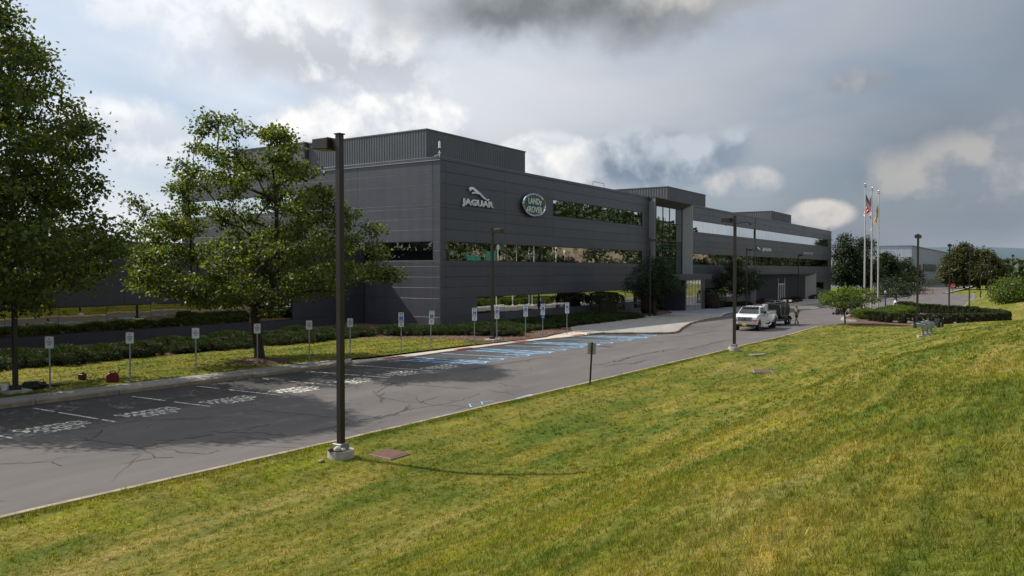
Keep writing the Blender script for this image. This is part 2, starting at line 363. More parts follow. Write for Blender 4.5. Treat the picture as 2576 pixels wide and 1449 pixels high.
def grass_mats():
    m = bpy.data.materials.new('turf'); m.use_nodes = True; q = NX(m.node_tree); b = m.node_tree.nodes['Principled BSDF']
    g = q.n('ShaderNodeNewGeometry').outputs['Position']
    c = grass_color(q, g)
    f = q.noise(q.mapping(g, scale=(1, 1, 1)), 26, 4, 0.75)
    c = q.mix(1.0, c, q.ramp(f, [(0.25, (0.45, 0.45, 0.42)), (0.5, (0.95, 0.95, 0.95)), (0.75, (1.35, 1.3, 1.25))]), 'MULTIPLY')
    q.L.new(c, b.inputs['Base Color']); b.inputs['Roughness'].default_value = 0.9; b.inputs['Specular IOR Level'].default_value = 0.1
    bp = q.n('ShaderNodeBump'); bp.inputs['Strength'].default_value = 0.9; bp.inputs['Distance'].default_value = 0.06
    q.L.new(q.noise(g, 9, 6, 0.75), bp.inputs['Height']); q.L.new(bp.outputs[0], b.inputs['Normal'])
    m2 = bpy.data.materials.new('grass_blades'); m2.use_nodes = True; q = NX(m2.node_tree); b = m2.node_tree.nodes['Principled BSDF']
    ge = q.n('ShaderNodeNewGeometry'); c = grass_color(q, ge.outputs['Position'])
    c = q.mix(1.0, c, q.ramp(ge.outputs['Random Per Island'], [(0.0, (0.62, 0.70, 0.50)), (0.45, (1.25, 1.28, 1.05)), (0.80, (1.6, 1.55, 1.4)), (0.93, (2.6, 2.3, 2.6))]), 'MULTIPLY')
    q.L.new(c, b.inputs['Base Color']); b.inputs['Roughness'].default_value = 0.55; b.inputs['Specular IOR Level'].default_value = 0.25
    tr = q.n('ShaderNodeBsdfTranslucent'); q.L.new(q.mix(1.0, c, (1.3, 1.35, 0.8), 'MULTIPLY'), tr.inputs[0])
    mx = q.n('ShaderNodeMixShader'); mx.inputs[0].default_value = 0.5
    q.L.new(b.outputs[0], mx.inputs[1]); q.L.new(tr.outputs[0], mx.inputs[2]); q.L.new(mx.outputs[0], m2.node_tree.nodes['Material Output'].inputs[0])
    return m, m2
turf_m, blade_m = grass_mats()
maple_m = leaf_mat('maple_leaves', [(0.0, (0.034, 0.056, 0.014)), (0.5, (0.064, 0.092, 0.022)), (0.85, (0.11, 0.135, 0.030)), (1.0, (0.20, 0.20, 0.045))], 0.5, 0.45, 0.35, (1.5, 1.5, 0.55))
darkleaf_m = leaf_mat('dark_leaves', [(0.0, (0.012, 0.022, 0.010)), (0.6, (0.024, 0.040, 0.014)), (1.0, (0.050, 0.070, 0.020))], 0.25)
olive_m = leaf_mat('olive_leaves', [(0.0, (0.034, 0.042, 0.014)), (0.6, (0.062, 0.066, 0.022)), (1.0, (0.10, 0.10, 0.030))], 0.3)
locust_m = leaf_mat('light_leaves', [(0.0, (0.050, 0.085, 0.016)), (0.6, (0.090, 0.130, 0.024)), (1.0, (0.145, 0.175, 0.030))], 0.45)
juniper_m = leaf_mat('juniper_sprays', [(0.0, (0.016, 0.030, 0.009)), (0.6, (0.034, 0.056, 0.014)), (1.0, (0.065, 0.092, 0.020))], 0.2, 0.6, 0.15)
yew_m = leaf_mat('yew_needles', [(0.0, (0.018, 0.030, 0.010)), (0.6, (0.034, 0.050, 0.014)), (1.0, (0.062, 0.078, 0.020))], 0.2)
gold_m = leaf_mat('golden_sprays', [(0.0, (0.05, 0.085, 0.014)), (0.6, (0.095, 0.14, 0.018)), (1.0, (0.15, 0.19, 0.024))], 0.35)
burg_m = leaf_mat('burgundy_leaves', [(0.0, (0.03, 0.008, 0.012)), (1.0, (0.07, 0.02, 0.025))], 0.2)
forest_m = leaf_mat('forest_leaves', [(0.0, (0.010, 0.018, 0.007)), (0.45, (0.024, 0.038, 0.012)), (0.8, (0.048, 0.064, 0.020)), (1.0, (0.08, 0.09, 0.03))], 0.25, big=0.06)
# ================================================================== GROUND
def zr(x): return -0.0125*(np.clip(x, 50, 150)-50)
CUTS = (50.0, 150.0)
KX = [-80,0,7.3,15.8,29.5,45,56,62.5,70,74.5,77,79,80.5,81.2,82.2,84,88,93,100,106,110,114,120,131,150,170,220,226,232,240,300,400]
KY = [18.5,16.6,16.33,15.98,15.55,15.2,15.2,15.4,15.85,16.1,15.7,14.6,12.6,10,7,4.5,2.5,1.6,1.8,3.2,5.5,8,8.8,9.0,9.6,10.3,11.9,12.3,16,18.5,18,18]
def yk(x): return np.interp(x, KX, KY)
def sm(a, b, v):
    t = np.clip((v-a)/(b-a), 0, 1); return t*t*(3-2*t)
PD = [-50,0,0.4,1,2.5,4,5.5,6.8,7.6,8.4,9.4,12,15,17,20,24,30,60]
PZ = [.1,.1,.09,.05,-.02,-.06,-.02,.08,.22,.48,.86,1.80,2.78,3.30,3.85,4.2,4.3,4.3]
def zg(X, Y):
    """lawn height: kerb, shallow swale, then the bank the picture is taken from"""
    X = np.asarray(X, float); Y = np.asarray(Y, float)
    K = yk(X); d = K-Y
    d1 = np.where(X < 76, d, 16.0-Y)
    p1 = np.interp(d1, PD, PZ); p1 = np.where(p1 < .1, .1+(p1-.1)*(1-sm(58, 74, X)), p1)
    fall = np.interp(X, [-80,30,45,60,75,90,400], [1,1,.84,.60,.36,.22,.22])
    h1 = zr(X)+0.1+np.where(p1 > .1, (p1-.1)*fall, (p1-.1))
    p2 = np.interp(d, [-50,0,.5,4,10,16,30,60], [.1,.1,.12,.9,2.3,3.2,3.6,3.6])
    h2 = zr(X)+p2*np.interp(X, [90,115,190,240], [.35,.9,.9,.5])+.06
    w = sm(82, 104, X)
    z = h1*(1-w)+h2*w
    z = z+np.where(d > .8, 0.05*np.sin(X*.55+np.cos(Y*.7))*np.sin(Y*.9+1.3)*np.clip((d-.8)/3, 0, 1), 0)
    return z
def subdiv(poly, step):
    out = []
    for i, a in enumerate(poly):
        b = poly[(i+1) % len(poly)]; n = max(1, int(math.hypot(b[0]-a[0], b[1]-a[1])/step))
        out += [(a[0]+(b[0]-a[0])*k/n, a[1]+(b[1]-a[1])*k/n) for k in range(n)]
    return out
def sheet(name, poly, off, m, kind='structure', thick=0.0, parent=None, zf=None, bevel=0):
    """flat sheet (or slab) that follows the fall of the road"""
    bm = bmesh.new(); f = bm.faces.new([bm.verts.new((p[0], p[1], 0)) for p in poly])
    if f.normal.z < 0 or sum((a[0]*b[1]-b[0]*a[1]) for a, b in zip(poly, poly[1:]+poly[:1])) < 0: f.normal_flip()
    bmesh.ops.triangulate(bm, faces=bm.faces[:])
    for c in CUTS:
        bmesh.ops.bisect_plane(bm, geom=bm.verts[:]+bm.edges[:]+bm.faces[:], plane_co=(c, 0, 0), plane_no=(1, 0, 0))
    if thick:
        top = bm.faces[:]
        ext = bmesh.ops.extrude_face_region(bm, geom=top)
        for v in ext['geom']:
            if isinstance(v, bmesh.types.BMVert): v.co.z -= thick
    for v in bm.verts: v.co.z += float(zr(v.co.x))+off
    bmesh.ops.recalc_face_normals(bm, faces=bm.faces[:])
    if not thick:
        for f in bm.faces:
            if f.normal.z < 0: f.normal_flip()
    me = bpy.data.meshes.new(name); bm.to_mesh(me); bm.free(); me.materials.append(m)
    o = link(name, me, parent)
    if kind and not parent: o['kind'] = kind
    return o
def ribbon(mb, pts, w, off, m=0):
    """flat painted strip along a polyline, cut where the road changes its fall"""
    P = [np.array(p, float) for p in pts]; Q = []
    for a, b in zip(P[:-1], P[1:]):
        ts = [0.0]+sorted((c-a[0])/(b[0]-a[0]) for c in CUTS if (a[0]-c)*(b[0]-c) < 0); Q += [a+(b-a)*t for t in ts]
    Q.append(P[-1]); n = len(Q); W = w if hasattr(w, '__len__') else [w]*n
    vs = []
    for i in range(n):
        d = Q[min(i+1, n-1)]-Q[max(i-1, 0)]; d = d/max(np.linalg.norm(d), 1e-9); nn = np.array([-d[1], d[0]])*W[min(i, len(W)-1)]/2
        for s in (1, -1):
            q = Q[i]+nn*s; vs.append((q[0], q[1], float(zr(Q[i][0]))+off))
    mb.add(vs, [(2*i, 2*i+1, 2*i+3, 2*i+2) for i in range(n-1)], m)
def zl(x, y): return float(zg(x, y))
# asphalt: one sheet from the bank's kerb to the building
xs = [v for v in np.linspace(-80, 232, 157)]
apoly = [(float(v), float(yk(v))-0.12) for v in xs]+[(238, 20.5), (238, 30), (205, 48), (186, 40), (60, 34), (-80, 33)]
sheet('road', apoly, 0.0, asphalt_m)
sheet('far_drive', [(238.001, 20.5), (434, 29), (434, 41), (238.001, 30)], 0.0, asphalt_m)
# far ground out to the horizon
g = MB()
GX = [-3000,-600,-85,60,120,205,210,700,3000]; GY = [-3000,-400,-42,2,22,52,140,600,3000]
def zfar(px, py):
    z = -3.2 if -85 <= px < 206 and py < 60 else -1.32
    return z-(1.5 if abs(px) > 650 or abs(py) > 550 else 0)
g.v = [(a, b, zfar(a, b)) for b in GY for a in GX]; n = len(GX)
g.f = [(j*n+i, j*n+i+1, (j+1)*n+i+1, (j+1)*n+i) for j in range(len(GY)-1) for i in range(n-1)]; g.mi = [0]*len(g.f)
tag(g.build('ground', turf_m), kind='structure')
# the bank
XS = np.concatenate([np.arange(-80, -12, 2.0), np.arange(-12, 40, 0.5), np.arange(40, 120, 0.8), np.arange(120, 226.1, 1.6)])
DS = np.concatenate([[0, .15, .4], np.arange(.8, 22, .45), np.arange(22, 46, 1.5), [50, 58]])
GXm, GDm = np.meshgrid(XS, DS, indexing='ij'); GYm = yk(GXm)-GDm; GZm = zg(GXm, GYm)
GZm[:, -1] -= 4
V = np.stack([GXm, GYm, GZm], -1).reshape(-1, 3); nd = len(DS); I = np.arange(len(XS)-1)[:, None]*nd+np.arange(nd-1)[None, :]
F = np.stack([I, I+1, I+nd+1, I+nd], -1).reshape(-1, 4)
lm = np_mesh('lawn', V, F[:, ::-1], turf_m); lm.polygons.foreach_set('use_smooth', [True]*len(lm.polygons))
tag(link('lawn', lm), kind='structure')
# low kerb of the bank
kb = MB(); kx = np.concatenate([np.arange(-80, 74, 1.0), np.arange(74, 92, .4), np.arange(92, 228, 1.0)])
kp = np.stack([kx, yk(kx)], 1); tg = np.gradient(kp, axis=0); tg /= np.linalg.norm(tg, axis=1)[:, None]; nn = np.stack([-tg[:, 1], tg[:, 0]], 1)
jit = rng.normal(0, .006, len(kx)); zz_ = zr(kx)
for i in range(len(kx)):
    for off, h in ((.16, -.02), (.155, .10), (.13, .125), (-.06, .135), (-.07, -.05)):
        q = kp[i]+nn[i]*off; kb.v.append((q[0], q[1], zz_[i]+h+jit[i]*(h > 0)))
for i in range(len(kx)-1):
    for k in range(4): kb.f.append((i*5+k, (i+1)*5+k, (i+1)*5+k+1, i*5+k+1)); kb.mi.append(0)
tag(kb.build('kerb', kerb_m), kind='structure')
# ---- building side: verge, mulch, walks
sheet('verge', [(-80,33),(-80,31.7),(14,31.4),(22,31.0),(28.3,30.7),(31.6,29.75),(34.5,29.65),(37,29.55),(41.3,29.4),(42.4,32),(42.4,35),(40.9,37.9),(39,38.75),(32.5,39.1),(20,39.95),(-80,43)], 0.16, turf_m)
sheet('mulch_bed', [(-80,42.9),(20,39.85),(32.5,39.0),(39,38.65),(40.8,37.8),(42.3,35),(42.3,32),(41.2,29.35),(46.3,29.0),(48.4,28.9),(55.2,30.5),(59.2,32.7),(79,34.3),(84,35.6),(91,36.7),(98.7,40.2),(110,40.2),(139,39),(139,43),(52,43),(52,52),(-80,52)], 0.13, mulch_m)
LW = [(-80,29.8),(-10,30.1),(13.4,29.95),(20,29.5),(26,29.1),(29.5,28.98)]
wk = sheet('sidewalk', [(-80,30.0),(-10,30.3),(13.4,30.15),(20,29.7),(26,29.3),(29.5,29.18),(30.6,30.15),(28.3,30.8),(22,31.1),(14,31.5),(-80,31.8)], 0.158, walk_m, thick=.3)
# kerbstones of the walk: separate lengths with open joints
kst = MB(); L = np.array(LW); seg = np.concatenate([[0], np.cumsum(np.hypot(*np.diff(L, axis=0).T))])
def along(t): return np.array([np.interp(t, seg, L[:, 0]), np.interp(t, seg, L[:, 1])])
kerbmesh = {}
t = seg[-1]; k = 0
while t > 46:
    a, b = along(t-2.98), along(t-.015); d = (b-a)/np.linalg.norm(b-a); ln = np.linalg.norm(b-a)
    mb = MB(); hz = random.uniform(-.012, .012)
    mb.prism([(0,-.2),(0,.135+hz),(.02,.155+hz),(.185,.165+hz),(.195,-.2)], 0, ln, 'x')
    o = mb.build('kerbstone', kerb_m, wk); o.location = (a[0], a[1], 0); o.rotation_euler = (0, 0, math.atan2(d[1], d[0]))
    t -= 3.0; k += 1
# flush ramp along the accessible bays
rp = sheet('ramp_walk', [(29.52,29.0),(31,29.02),(32.5,28.66),(37,28.72),(42,28.56),(46.6,28.25),(50.3,27.74),(52.5,27.75),(54.6,28.3),(55.2,30.5),(48.4,28.98),(46.3,29.1),(40.6,29.45),(34.5,29.72),(31.6,29.8),(30.62,30.14),(29.52,29.17)], 0.07, ramp_m, thick=.2)
for xx, yy in ((32.7, 28.98), (38.7, 28.83), (44.75, 28.62), (51.6, 28.02)):
    mb = MB(); mb.box(-.72, .72, -.19, .19, 0, .014)
    for i in range(12):
        for j in range(3): mb.box(-.66+i*.115, -.61+i*.115, -.14+j*.115, -.09+j*.115, .0139, .024)
    o = mb.build('tactile_pad', redpad_m, rp); o.location = (xx, yy, float(zr(xx))+.0715); o.rotation_euler = (0, 0, R(-3))
PZP = [(52.6,27.76),(54.5,27.4),(56,25.6),(57.5,23.9),(58.6,23.5),(60,23.75),(65,25.3),(72.2,27.3),(80,28.6),(87.9,29.3),(91.5,30.4),(91.2,36.6),(84,35.5),(79,34.4),(59.2,32.8),(55.3,30.6),(54.7,28.3)]
pz = sheet('entrance_walk', PZP, 0.152, walk_m, thick=.3)
kk = MB()
KP = [(52.6,27.70),(54.5,27.33),(56,25.5),(57.45,23.82),(58.6,23.4),(60.03,23.65),(65,25.2),(72.2,27.2),(80,28.5),(87.9,29.2)]
for a, b in zip(KP[:-1], KP[1:]):
    a = np.array(a); b = np.array(b); d = (b-a)/np.linalg.norm(b-a); ln = np.linalg.norm(b-a); nseg = max(1, int(ln/2.4))
    for q in range(nseg):
        p0 = a+(b-a)*q/nseg; L1 = ln/nseg-.02; sl = float(zr(p0[0]))
        mb = MB(); mb.prism([(-.09,-.2),(-.09,.13),(-.07,.15),(.07,.16),(.08,-.2)], 0, L1, 'x')
        o = mb.build('kerbstone', kerb_m, pz); o.location = (p0[0], p0[1], sl); o.rotation_euler = (0, 0, math.atan2(d[1], d[0]))
sheet('doormat_paving', [(91.55,30.45),(96,31.4),(112,33),(118,34.5),(113,38.6),(98.6,38.6),(98.6,40.1),(91.25,36.6)], 0.155, mat('blue_grey_paving', (0.17, 0.18, 0.215), 0.7, var=0.12, vscale=2.5), thick=.3)
mb = MB(); ribbon(mb, [(91.5,30.6),(91.25,36.5)], .45, .164); ribbon(mb, [(91.5,30.6),(96,31.55),(112,33.15)], .4, .168)
tag(mb.build('paving_border', ramp_m), kind='structure')
sheet('far_walk', [(118.4,34.5),(118,31),(130,33.2),(134.4,32.6),(152.6,32.4),(172.6,35.0),(190,40),(200,46),(205,52),(205,41.2),(139,39.2),(113.4,38.7)], 0.10, walk_m, thick=.3)
sheet('traffic_island', [(117.2,28.1),(121,26.9),(125.5,26.9),(135,30),(134,32),(130,32.6),(122,30.6)], 0.12, ramp_m, thick=.3)
mb = MB()
for k in range(9):
    a = 133+k*3.3; ribbon(mb, [(a, 26.6+k*.55), (a+6.5, 31.6+k*.33)], .42, .006)
tag(mb.build('crosswalk_lines', pwhite_m), kind='structure')
# flag island and the shrub bed at the end of the bank
fi = [(88.6,13.9),(88.3,15.3),(88.9,16.6),(91,17.3),(96,17.9),(106,18.4),(118,18.0),(124,17),(126,15),(122,13.2),(110,12.2),(98,12.6),(91,13.2)]
isl = sheet('flag_island', fi, 0.10, mulch_m, thick=.25)
mb = MB(); n = len(fi); cc = np.mean(fi, axis=0)
for i in range(n):
    a, b = np.array(fi[i]), np.array(fi[(i+1)%n]); mb2 = MB(); d = (b-a)/np.linalg.norm(b-a)
    mb2.box(-.02, np.linalg.norm(b-a)-.01, -.10, .10, -.1, .16)
    o = mb2.build('kerbstone', conc_m, isl); o.location = (a[0], a[1], float(zr(a[0]))); o.rotation_euler = (0, 0, math.atan2(d[1], d[0]))
mb = MB(); mb.box(-1.9, 1.9, -.95, .95, -.05, .10)
tag(mb.build('flag_pad', conc_m, loc=(98.6, 16.0, float(zr(98.6))+.09)), kind='structure')
sheet('shrub_bed', [(77.6,15.2),(79.2,14.3),(80.4,12.5),(80.6,10),(80.2,8.0),(80.8,5.6),(83,3.6),(88,1.8),(93,1.2),(91.5,3.6),(88.6,5.4),(87.4,7.6),(86.8,10),(87.2,12.4),(88.2,13.5),(85,14.6),(80.5,15.2)], 0.17, mulch_m, thick=.15)
sheet('loop_walk', [(131,14.6),(122,12.4),(116,9.6),(112,7.2),(108,4.6),(107,5.3),(110,8.4),(114,11),(121,13.4),(131,15.6)], 0.05, conc_m, thick=.2)
# far road past the stop sign
sheet('far_lane', [(240,19.7),(300,19.2),(420,21),(420,25.5),(247,22.0)], 0.02, asphalt_m)
mb = MB(); ribbon(mb, [(241,19.8),(300,19.3),(420,21.1)], .5, .04); tag(mb.build('far_kerb', conc_m), kind='structure')
# ---- road markings
mw = MB(); W0 = .11
def dashy(a, b, gaps, w=W0):
    a = np.array(a); b = np.array(b); t0 = 0
    for g0, g1 in list(gaps)+[(1, 1)]:
        if g0 > t0: ribbon(mw, [a+(b-a)*t0, a+(b-a)*g0], w, .005)
        t0 = g1
dashy((14.08,29.11),(14.22,24.3), [(.27,.33),(.80,.84)]); dashy((17.46,28.7),(17.67,24.3), [(.44,.56)]); dashy((20.49,29.0),(20.72,24.2), [(.28,.40)])
dashy((23.48,28.6),(23.78,24.2), [(.10,.36),(.52,.58),(.70,.73)]); dashy((26.34,28.95),(26.81,24.1), [(.66,.69)]); dashy((29.32,29.03),(29.81,23.95), [])
dashy((11.0,29.4),(11.2,24.4), [(.4,.5)]); dashy((8.0,29.5),(8.2,24.4), [])
tag(mw.build('bay_lines', pwhite_m), kind='structure')
mbl = MB(); BW = .12
def hatch(a0, b0, a1, b1):
    """accessible aisle: two long lines, rounded end, slanted bars"""
    a0, b0, a1, b1 = map(np.array, (a0, b0, a1, b1)); e0 = a0+(b0-a0)*.90; e1 = a1+(b1-a1)*.93
    md = (b0+b1)/2+np.array([.05, -.12])
    ribbon(mbl, [a0, e0, e0*.35+md*.65+np.array([-.12, .06]), md, md*.65+e1*.35+np.array([.14, .05]), e1, a1], BW, .005)
    for k in range(5):
        t = .12+k*.185; p = a0+(b0-a0)*t; q = a1+(b1-a1)*min(.97, t+.17)
        ribbon(mbl, [p, q], .2, .009)
hatch((32.3,28.6),(32.85,23.9),(33.85,28.6),(34.45,23.8)); hatch((38.45,28.4),(39.0,23.75),(39.9,28.45),(40.7,23.5)); hatch((44.5,28.1),(45.05,23.7),(45.6,28.1),(46.6,23.35)); hatch((51.4,27.75),(51.75,23.4),(52.6,27.65),(54.1,23.3))
for a, b in (((36.28,28.6),(36.94,23.7)), ((42.34,28.2),(43.42,23.6)), ((48.54,27.75),(49.31,23.2)), ((55.3,27.2),(56.4,24.5))): ribbon(mbl, [a, b], BW, .005)
def arcp(cx, cy, r, a0, a1, n=12): return [(cx+r*math.cos(R(a0+(a1-a0)*i/n)), cy+r*math.sin(R(a0+(a1-a0)*i/n))) for i in range(n+1)]
def isa(cx, cy, s=.62):
    """wheelchair symbol, read from the road"""
    ribbon(mbl, arcp(cx-.1*s, cy-.35*s, .62*s, 150, 395), .12, .007)
    ribbon(mbl, [(cx-.25*s, cy+.95*s), (cx-.15*s, cy+.1*s), (cx+.5*s, cy+.05*s), (cx+.85*s, cy-.75*s), (cx+1.1*s, cy-.7*s)], .13, .011)
    ribbon(mbl, [(cx-.2*s, cy+.5*s), (cx+.4*s, cy+.45*s)], .11, .015)
    c = arcp(cx-.27*s, cy+1.2*s, .2*s, 0, 360, 10)[:-1]
    mbl.add([(p[0], p[1], float(zr(cx))+.011) for p in c], [tuple(range(len(c)))])
for p in ((35.6,24.5),(38.0,24.35),(41.9,24.2),(44.0,24.15),(47.7,23.9),(50.2,23.75),(55.4,24.1)): isa(*p)
ribbon(mbl, [(22.6,16.5),(23.1,16.95),(23.3,16.5),(23.7,16.85),(24.1,16.6)], .06, .006); ribbon(mbl, [(24.9,16.2),(26.2,16.25)], .08, .006)
tag(mbl.build('accessible_bay_lines', pblue_m), kind='structure')
def text_mesh(s, size, ext=0.0, shear=0.0, xs=1.0, spacing=1.0, align='CENTER', bevel=0.0, bold=0.0):
    cu = bpy.data.curves.new('txt', 'FONT'); cu.body = s; cu.size = size; cu.extrude = ext; cu.shear = shear; cu.align_x = align
    cu.space_character = spacing; cu.bevel_depth = bevel; cu.offset = bold; cu.resolution_u = 3
    o = bpy.data.objects.new('txt', cu); COL.objects.link(o)
    dg = bpy.context.evaluated_depsgraph_get(); me = bpy.data.meshes.new_from_object(o.evaluated_get(dg))
    bpy.data.objects.remove(o); bpy.data.curves.remove(cu)
    me.transform(Matrix.Diagonal((xs, 1, 1, 1))); me.materials.clear(); return me
ct = [text_mesh(w, .50, xs=.90, spacing=1.04, bold=.02) for w in ('CARPOOL', 'PARKING', 'ONLY')]
for m_ in ct: m_.materials.append(pwhite_m)
for k, cx in enumerate((12.75, 15.85, 19.0, 22.1, 25.15, 28.2, 31.2)):
    for q in range(3):
        o = link('painted_lettering', ct[q]); o.location = (cx, 25.22-.07*k-.45*q, .006); o.rotation_euler = (0, 0, R(-2)); o['kind'] = 'structure'
# sealed cracks
CR = [[(23.04,21.45),(22.41,20.57),(22.21,19.14),(22.48,18.73),(23.76,18.87)],[(19.03,17.79),(20.18,17.93),(21.1,17.99),(22.01,17.82),(23.14,17.72),(24.06,17.69),(25.35,18.11)],[(23.04,21.45),(24.68,22.38)],[(22.48,18.73),(22.18,17.88),(22.5,17.23),(22.54,16.39)],[(21.87,18.68),(20.99,18.16),(19.95,17.73),(19.19,17.94)],[(13.93,20.22),(14.89,20.02),(15.78,20.02),(16.63,19.91)],[(14.98,19.24),(15.02,18.35),(16.14,17.89),(17.06,17.83),(18.38,17.73),(20.16,17.65)],[(16.56,18.03),(17.9,17.97),(18.63,17.97),(19.41,17.98)],[(18.07,22.28),(18.29,21.07),(18.56,19.01),(18.48,17.83)],[(14.96,20.7),(15.0,20.08),(15.62,19.08),(15.8,18.21)],[(11.92,22.64),(12.3,22.26),(12.44,21.26),(12.55,20.25),(13.58,20.3),(14.59,19.91)],[(12.52,20.2),(12.06,18.8),(12.34,18.46)],[(12.36,22.37),(13.13,23.12),(13.32,23.5)],[(9.58,21.48),(9.88,21.09),(10.32,20.58),(10.29,19.93)],[(13.0,23.98),(13.78,23.98),(14.81,23.89),(16.01,22.59),(16.45,22.44)],[(12.82,19.92),(12.77,18.74),(13.01,18.02)],[(35.97,18.64),(38.34,18.39),(41.07,18.69),(42.69,18.65),(45.0,18.59),(46.51,18.14)],[(36.0,17.96),(37.45,17.69),(37.78,17.19),(39.49,17.34)],[(54.77,22.31),(58.03,21.65),(64.6,21.96)],[(67.57,23.56),(72.18,23.76)],[(46.45,17.74),(49.43,17.61),(54.32,17.87),(57.5,17.58)],[(48.54,21.62),(49.91,20.62)],[(31.11,22.87),(33.56,22.84),(36.41,22.63),(38.24,22.46)],[(25.5,23.83),(25.61,22.06),(25.81,20.45),(26.09,18.97)],[(28.17,19.05),(27.6,18.37),(27.68,17.6)],[(26.15,18.28),(26.09,17.76),(25.92,16.86)],[(78.3,20.86),(88.23,21.15)],[(89.98,20.45),(93.57,20.46)],[(82.13,17.41),(80.17,15.43)]]
cm = MB(); rr = random.Random(3)
def crack(pts, w, off):
    P = [np.array(p) for p in pts]; Q = []
    for a, b in zip(P[:-1], P[1:]):
        n = max(2, int(np.linalg.norm(b-a)/.16)); d = (b-a)/np.linalg.norm(b-a); nn = np.array([-d[1], d[0]])
        Q += [a+(b-a)*k/n+nn*rr.gauss(0, .035) for k in range(n)]
    Q.append(P[-1]); ribbon(cm, Q, [w*rr.uniform(.35, 1.3)*(1-.6*abs(2*k/len(Q)-1)**3) for k in range(len(Q))], off)
    return Q
for i, c_ in enumerate(CR):
    ww = .05 if c_[0][0] < 30 else .12
    Q = crack(c_, ww, .004+.00006*i)
    for _ in range(max(1, len(Q)//9)):                              # side branches
        a = Q[rr.randrange(len(Q))]; th = rr.uniform(0, 6.28); ln = rr.uniform(.3, 1.1)
        crack([a, a+np.array([math.cos(th), math.sin(th)*.7])*ln], ww*.5, .0062+.00003*i)
tag(cm.build('asphalt_cracks', crack_m), kind='structure')
# ================================================================== OFFICE BUILDING
BX0, BX1, BY, BTOP = 52.48, 205.0, 41.5, 14.28
AY, ATOP = 50.06, 6.72                                              # lower wing
bld = thing('office_building', 'long dark grey three storey office building clad in metal panels with mirrored window bands', 'building', (BX0, BY, 0))
def bpart(name, mb, m, **k):
    o = mb.build(name, m, bld, **k) if isinstance(mb, MB) else link(name, mb, bld)
    return o
INV = Matrix.Translation((-BX0, -BY, 0))
def world(o, x, y, z, rz=0.0):
    """child of the building given in world coordinates"""
    o.location = (x-BX0, y-BY, z); o.rotation_euler = (0, 0, rz); return o
def wmb(name, mb, m, **k):
    o = mb.build(name, m, bld, **k); o.location = (-BX0, -BY, 0); return o
# cores
mb = MB()
mb.box(BX0+.22, 95.5, BY+.22, 76.6, -2, 14.0); mb.box(95.501, 109.0, BY+2.2, 76.6, -2, 14.0); mb.box(109.001, BX1, BY+.22, 76.6, -2, 14.0)
mb.box(-60, BX0+.05, AY+.22, 76.4, -1, ATOP-.15)
wmb('wall_core', mb, core_m)
GAP = .016
pcache = {}
def panel_mesh(w, h, pm=None):
    pm = pm or panel_m; k = (round(w, 2), round(h, 2), pm.name)
    if k not in pcache:
        c = .009; mb = MB(); w2, h2 = k[:2]
        # tray panel: front at y=0, edges folded back
        b = [(GAP/2, c, GAP/2), (w2-GAP/2, c, GAP/2), (w2-GAP/2, c, h2-GAP/2), (GAP/2, c, h2-GAP/2)]
        f = [(GAP/2+c, 0, GAP/2+c), (w2-GAP/2-c, 0, GAP/2+c), (w2-GAP/2-c, 0, h2-GAP/2-c), (GAP/2+c, 0, h2-GAP/2-c)]
        r = [(p[0], .045, p[2]) for p in b]
        mb.add(b+f+r, [(4,5,6,7)]+[(i,(i+1)%4,4+(i+1)%4,4+i) for i in range(4)]+[(8+i,8+(i+1)%4,(i+1)%4,i) for i in range(4)])
        pcache[k] = mb.mesh('panel', pm)
    return pcache[k]
ROWS = [-1.9, -.02, .88, 2.44, 3.35, 4.25, 5.15, 5.62, 7.24, 8.25, 9.17, 10.07, 10.38, 12.07, 13.05, 13.98]
HALF = {.88: 1.66, 5.62: 6.43, 10.38: 11.24}
def wall(cols, origin, rz, holes, rows=ROWS, pm=None):
    """cols along local x; holes = list of (x0,x1,z0,z1) left open for windows"""
    c, s = math.cos(rz), math.sin(rz)
    rws = []
    for a, b in zip(rows[:-1], rows[1:]): rws.append((a, b))
    for z0, z1 in rws:
        xs_ = set(cols)
        hs = [h for h in holes if h[2] < z1-.01 and h[3] > z0+.01]
        for h in hs: xs_ |= {h[0], h[1]}
        xs_ = sorted(xs_)
        for a, b in zip(xs_[:-1], xs_[1:]):
            if b-a < .08 or any(a >= h[0]-.01 and b <= h[1]+.01 for h in hs): continue
            zs = [z0, HALF[z0], z1] if z0 in HALF and not hs else [z0, z1]
            for p, q in zip(zs[:-1], zs[1:]):
                o = link('panel', panel_mesh(b-a, q-p, pm), bld)
                world(o, origin[0]+c*a, origin[1]+s*a, p, rz)
def window_band(x0, x1, z0, z1, origin, rz, pw, gm, inset=.10, frame=True, nrow=None):
    """frame + individually hung mirrored panes, each a hair out of true"""
    c, s = math.cos(rz), math.sin(rz); mb = MB()
    mb.box(x0, x1, inset+.06, inset+.09, z0, z1)
    for a, b in ((z0, z0+.045), (z1-.045, z1)): mb.box(x0+.001, x1-.001, .004, inset+.028, a, b)
    for a in (x0, x1-.04): mb.box(a, a+.04, .0045, inset+.0285, z0+.046, z1-.046)
    f = mb.build('window', frame_m, bld); world(f, origin[0], origin[1], 0, rz)
    n = max(1, round((x1-x0-.08)/pw)); w = (x1-x0-.08)/n
    rows_ = nrow or [z0+.045, z1-.045]
    for i in range(n):
        for p, q in zip(rows_[:-1], rows_[1:]):
            k = ('g', round(w, 3), round(q-p, 3), gm.name)
            if k not in pcache:
                m2 = MB(); m2.box(-w/2+.012, w/2-.012, 0, .012, -(q-p)/2+.004, (q-p)/2-.004); pcache[k] = m2.mesh('pane', gm)
            o = link('pane', pcache[k], f); o.location = (x0+.04+w*(i+.5), inset, (p+q)/2)
            o.rotation_euler = (R(random.gauss(0, .10)), 0, R(random.gauss(0, .14)))
    return f
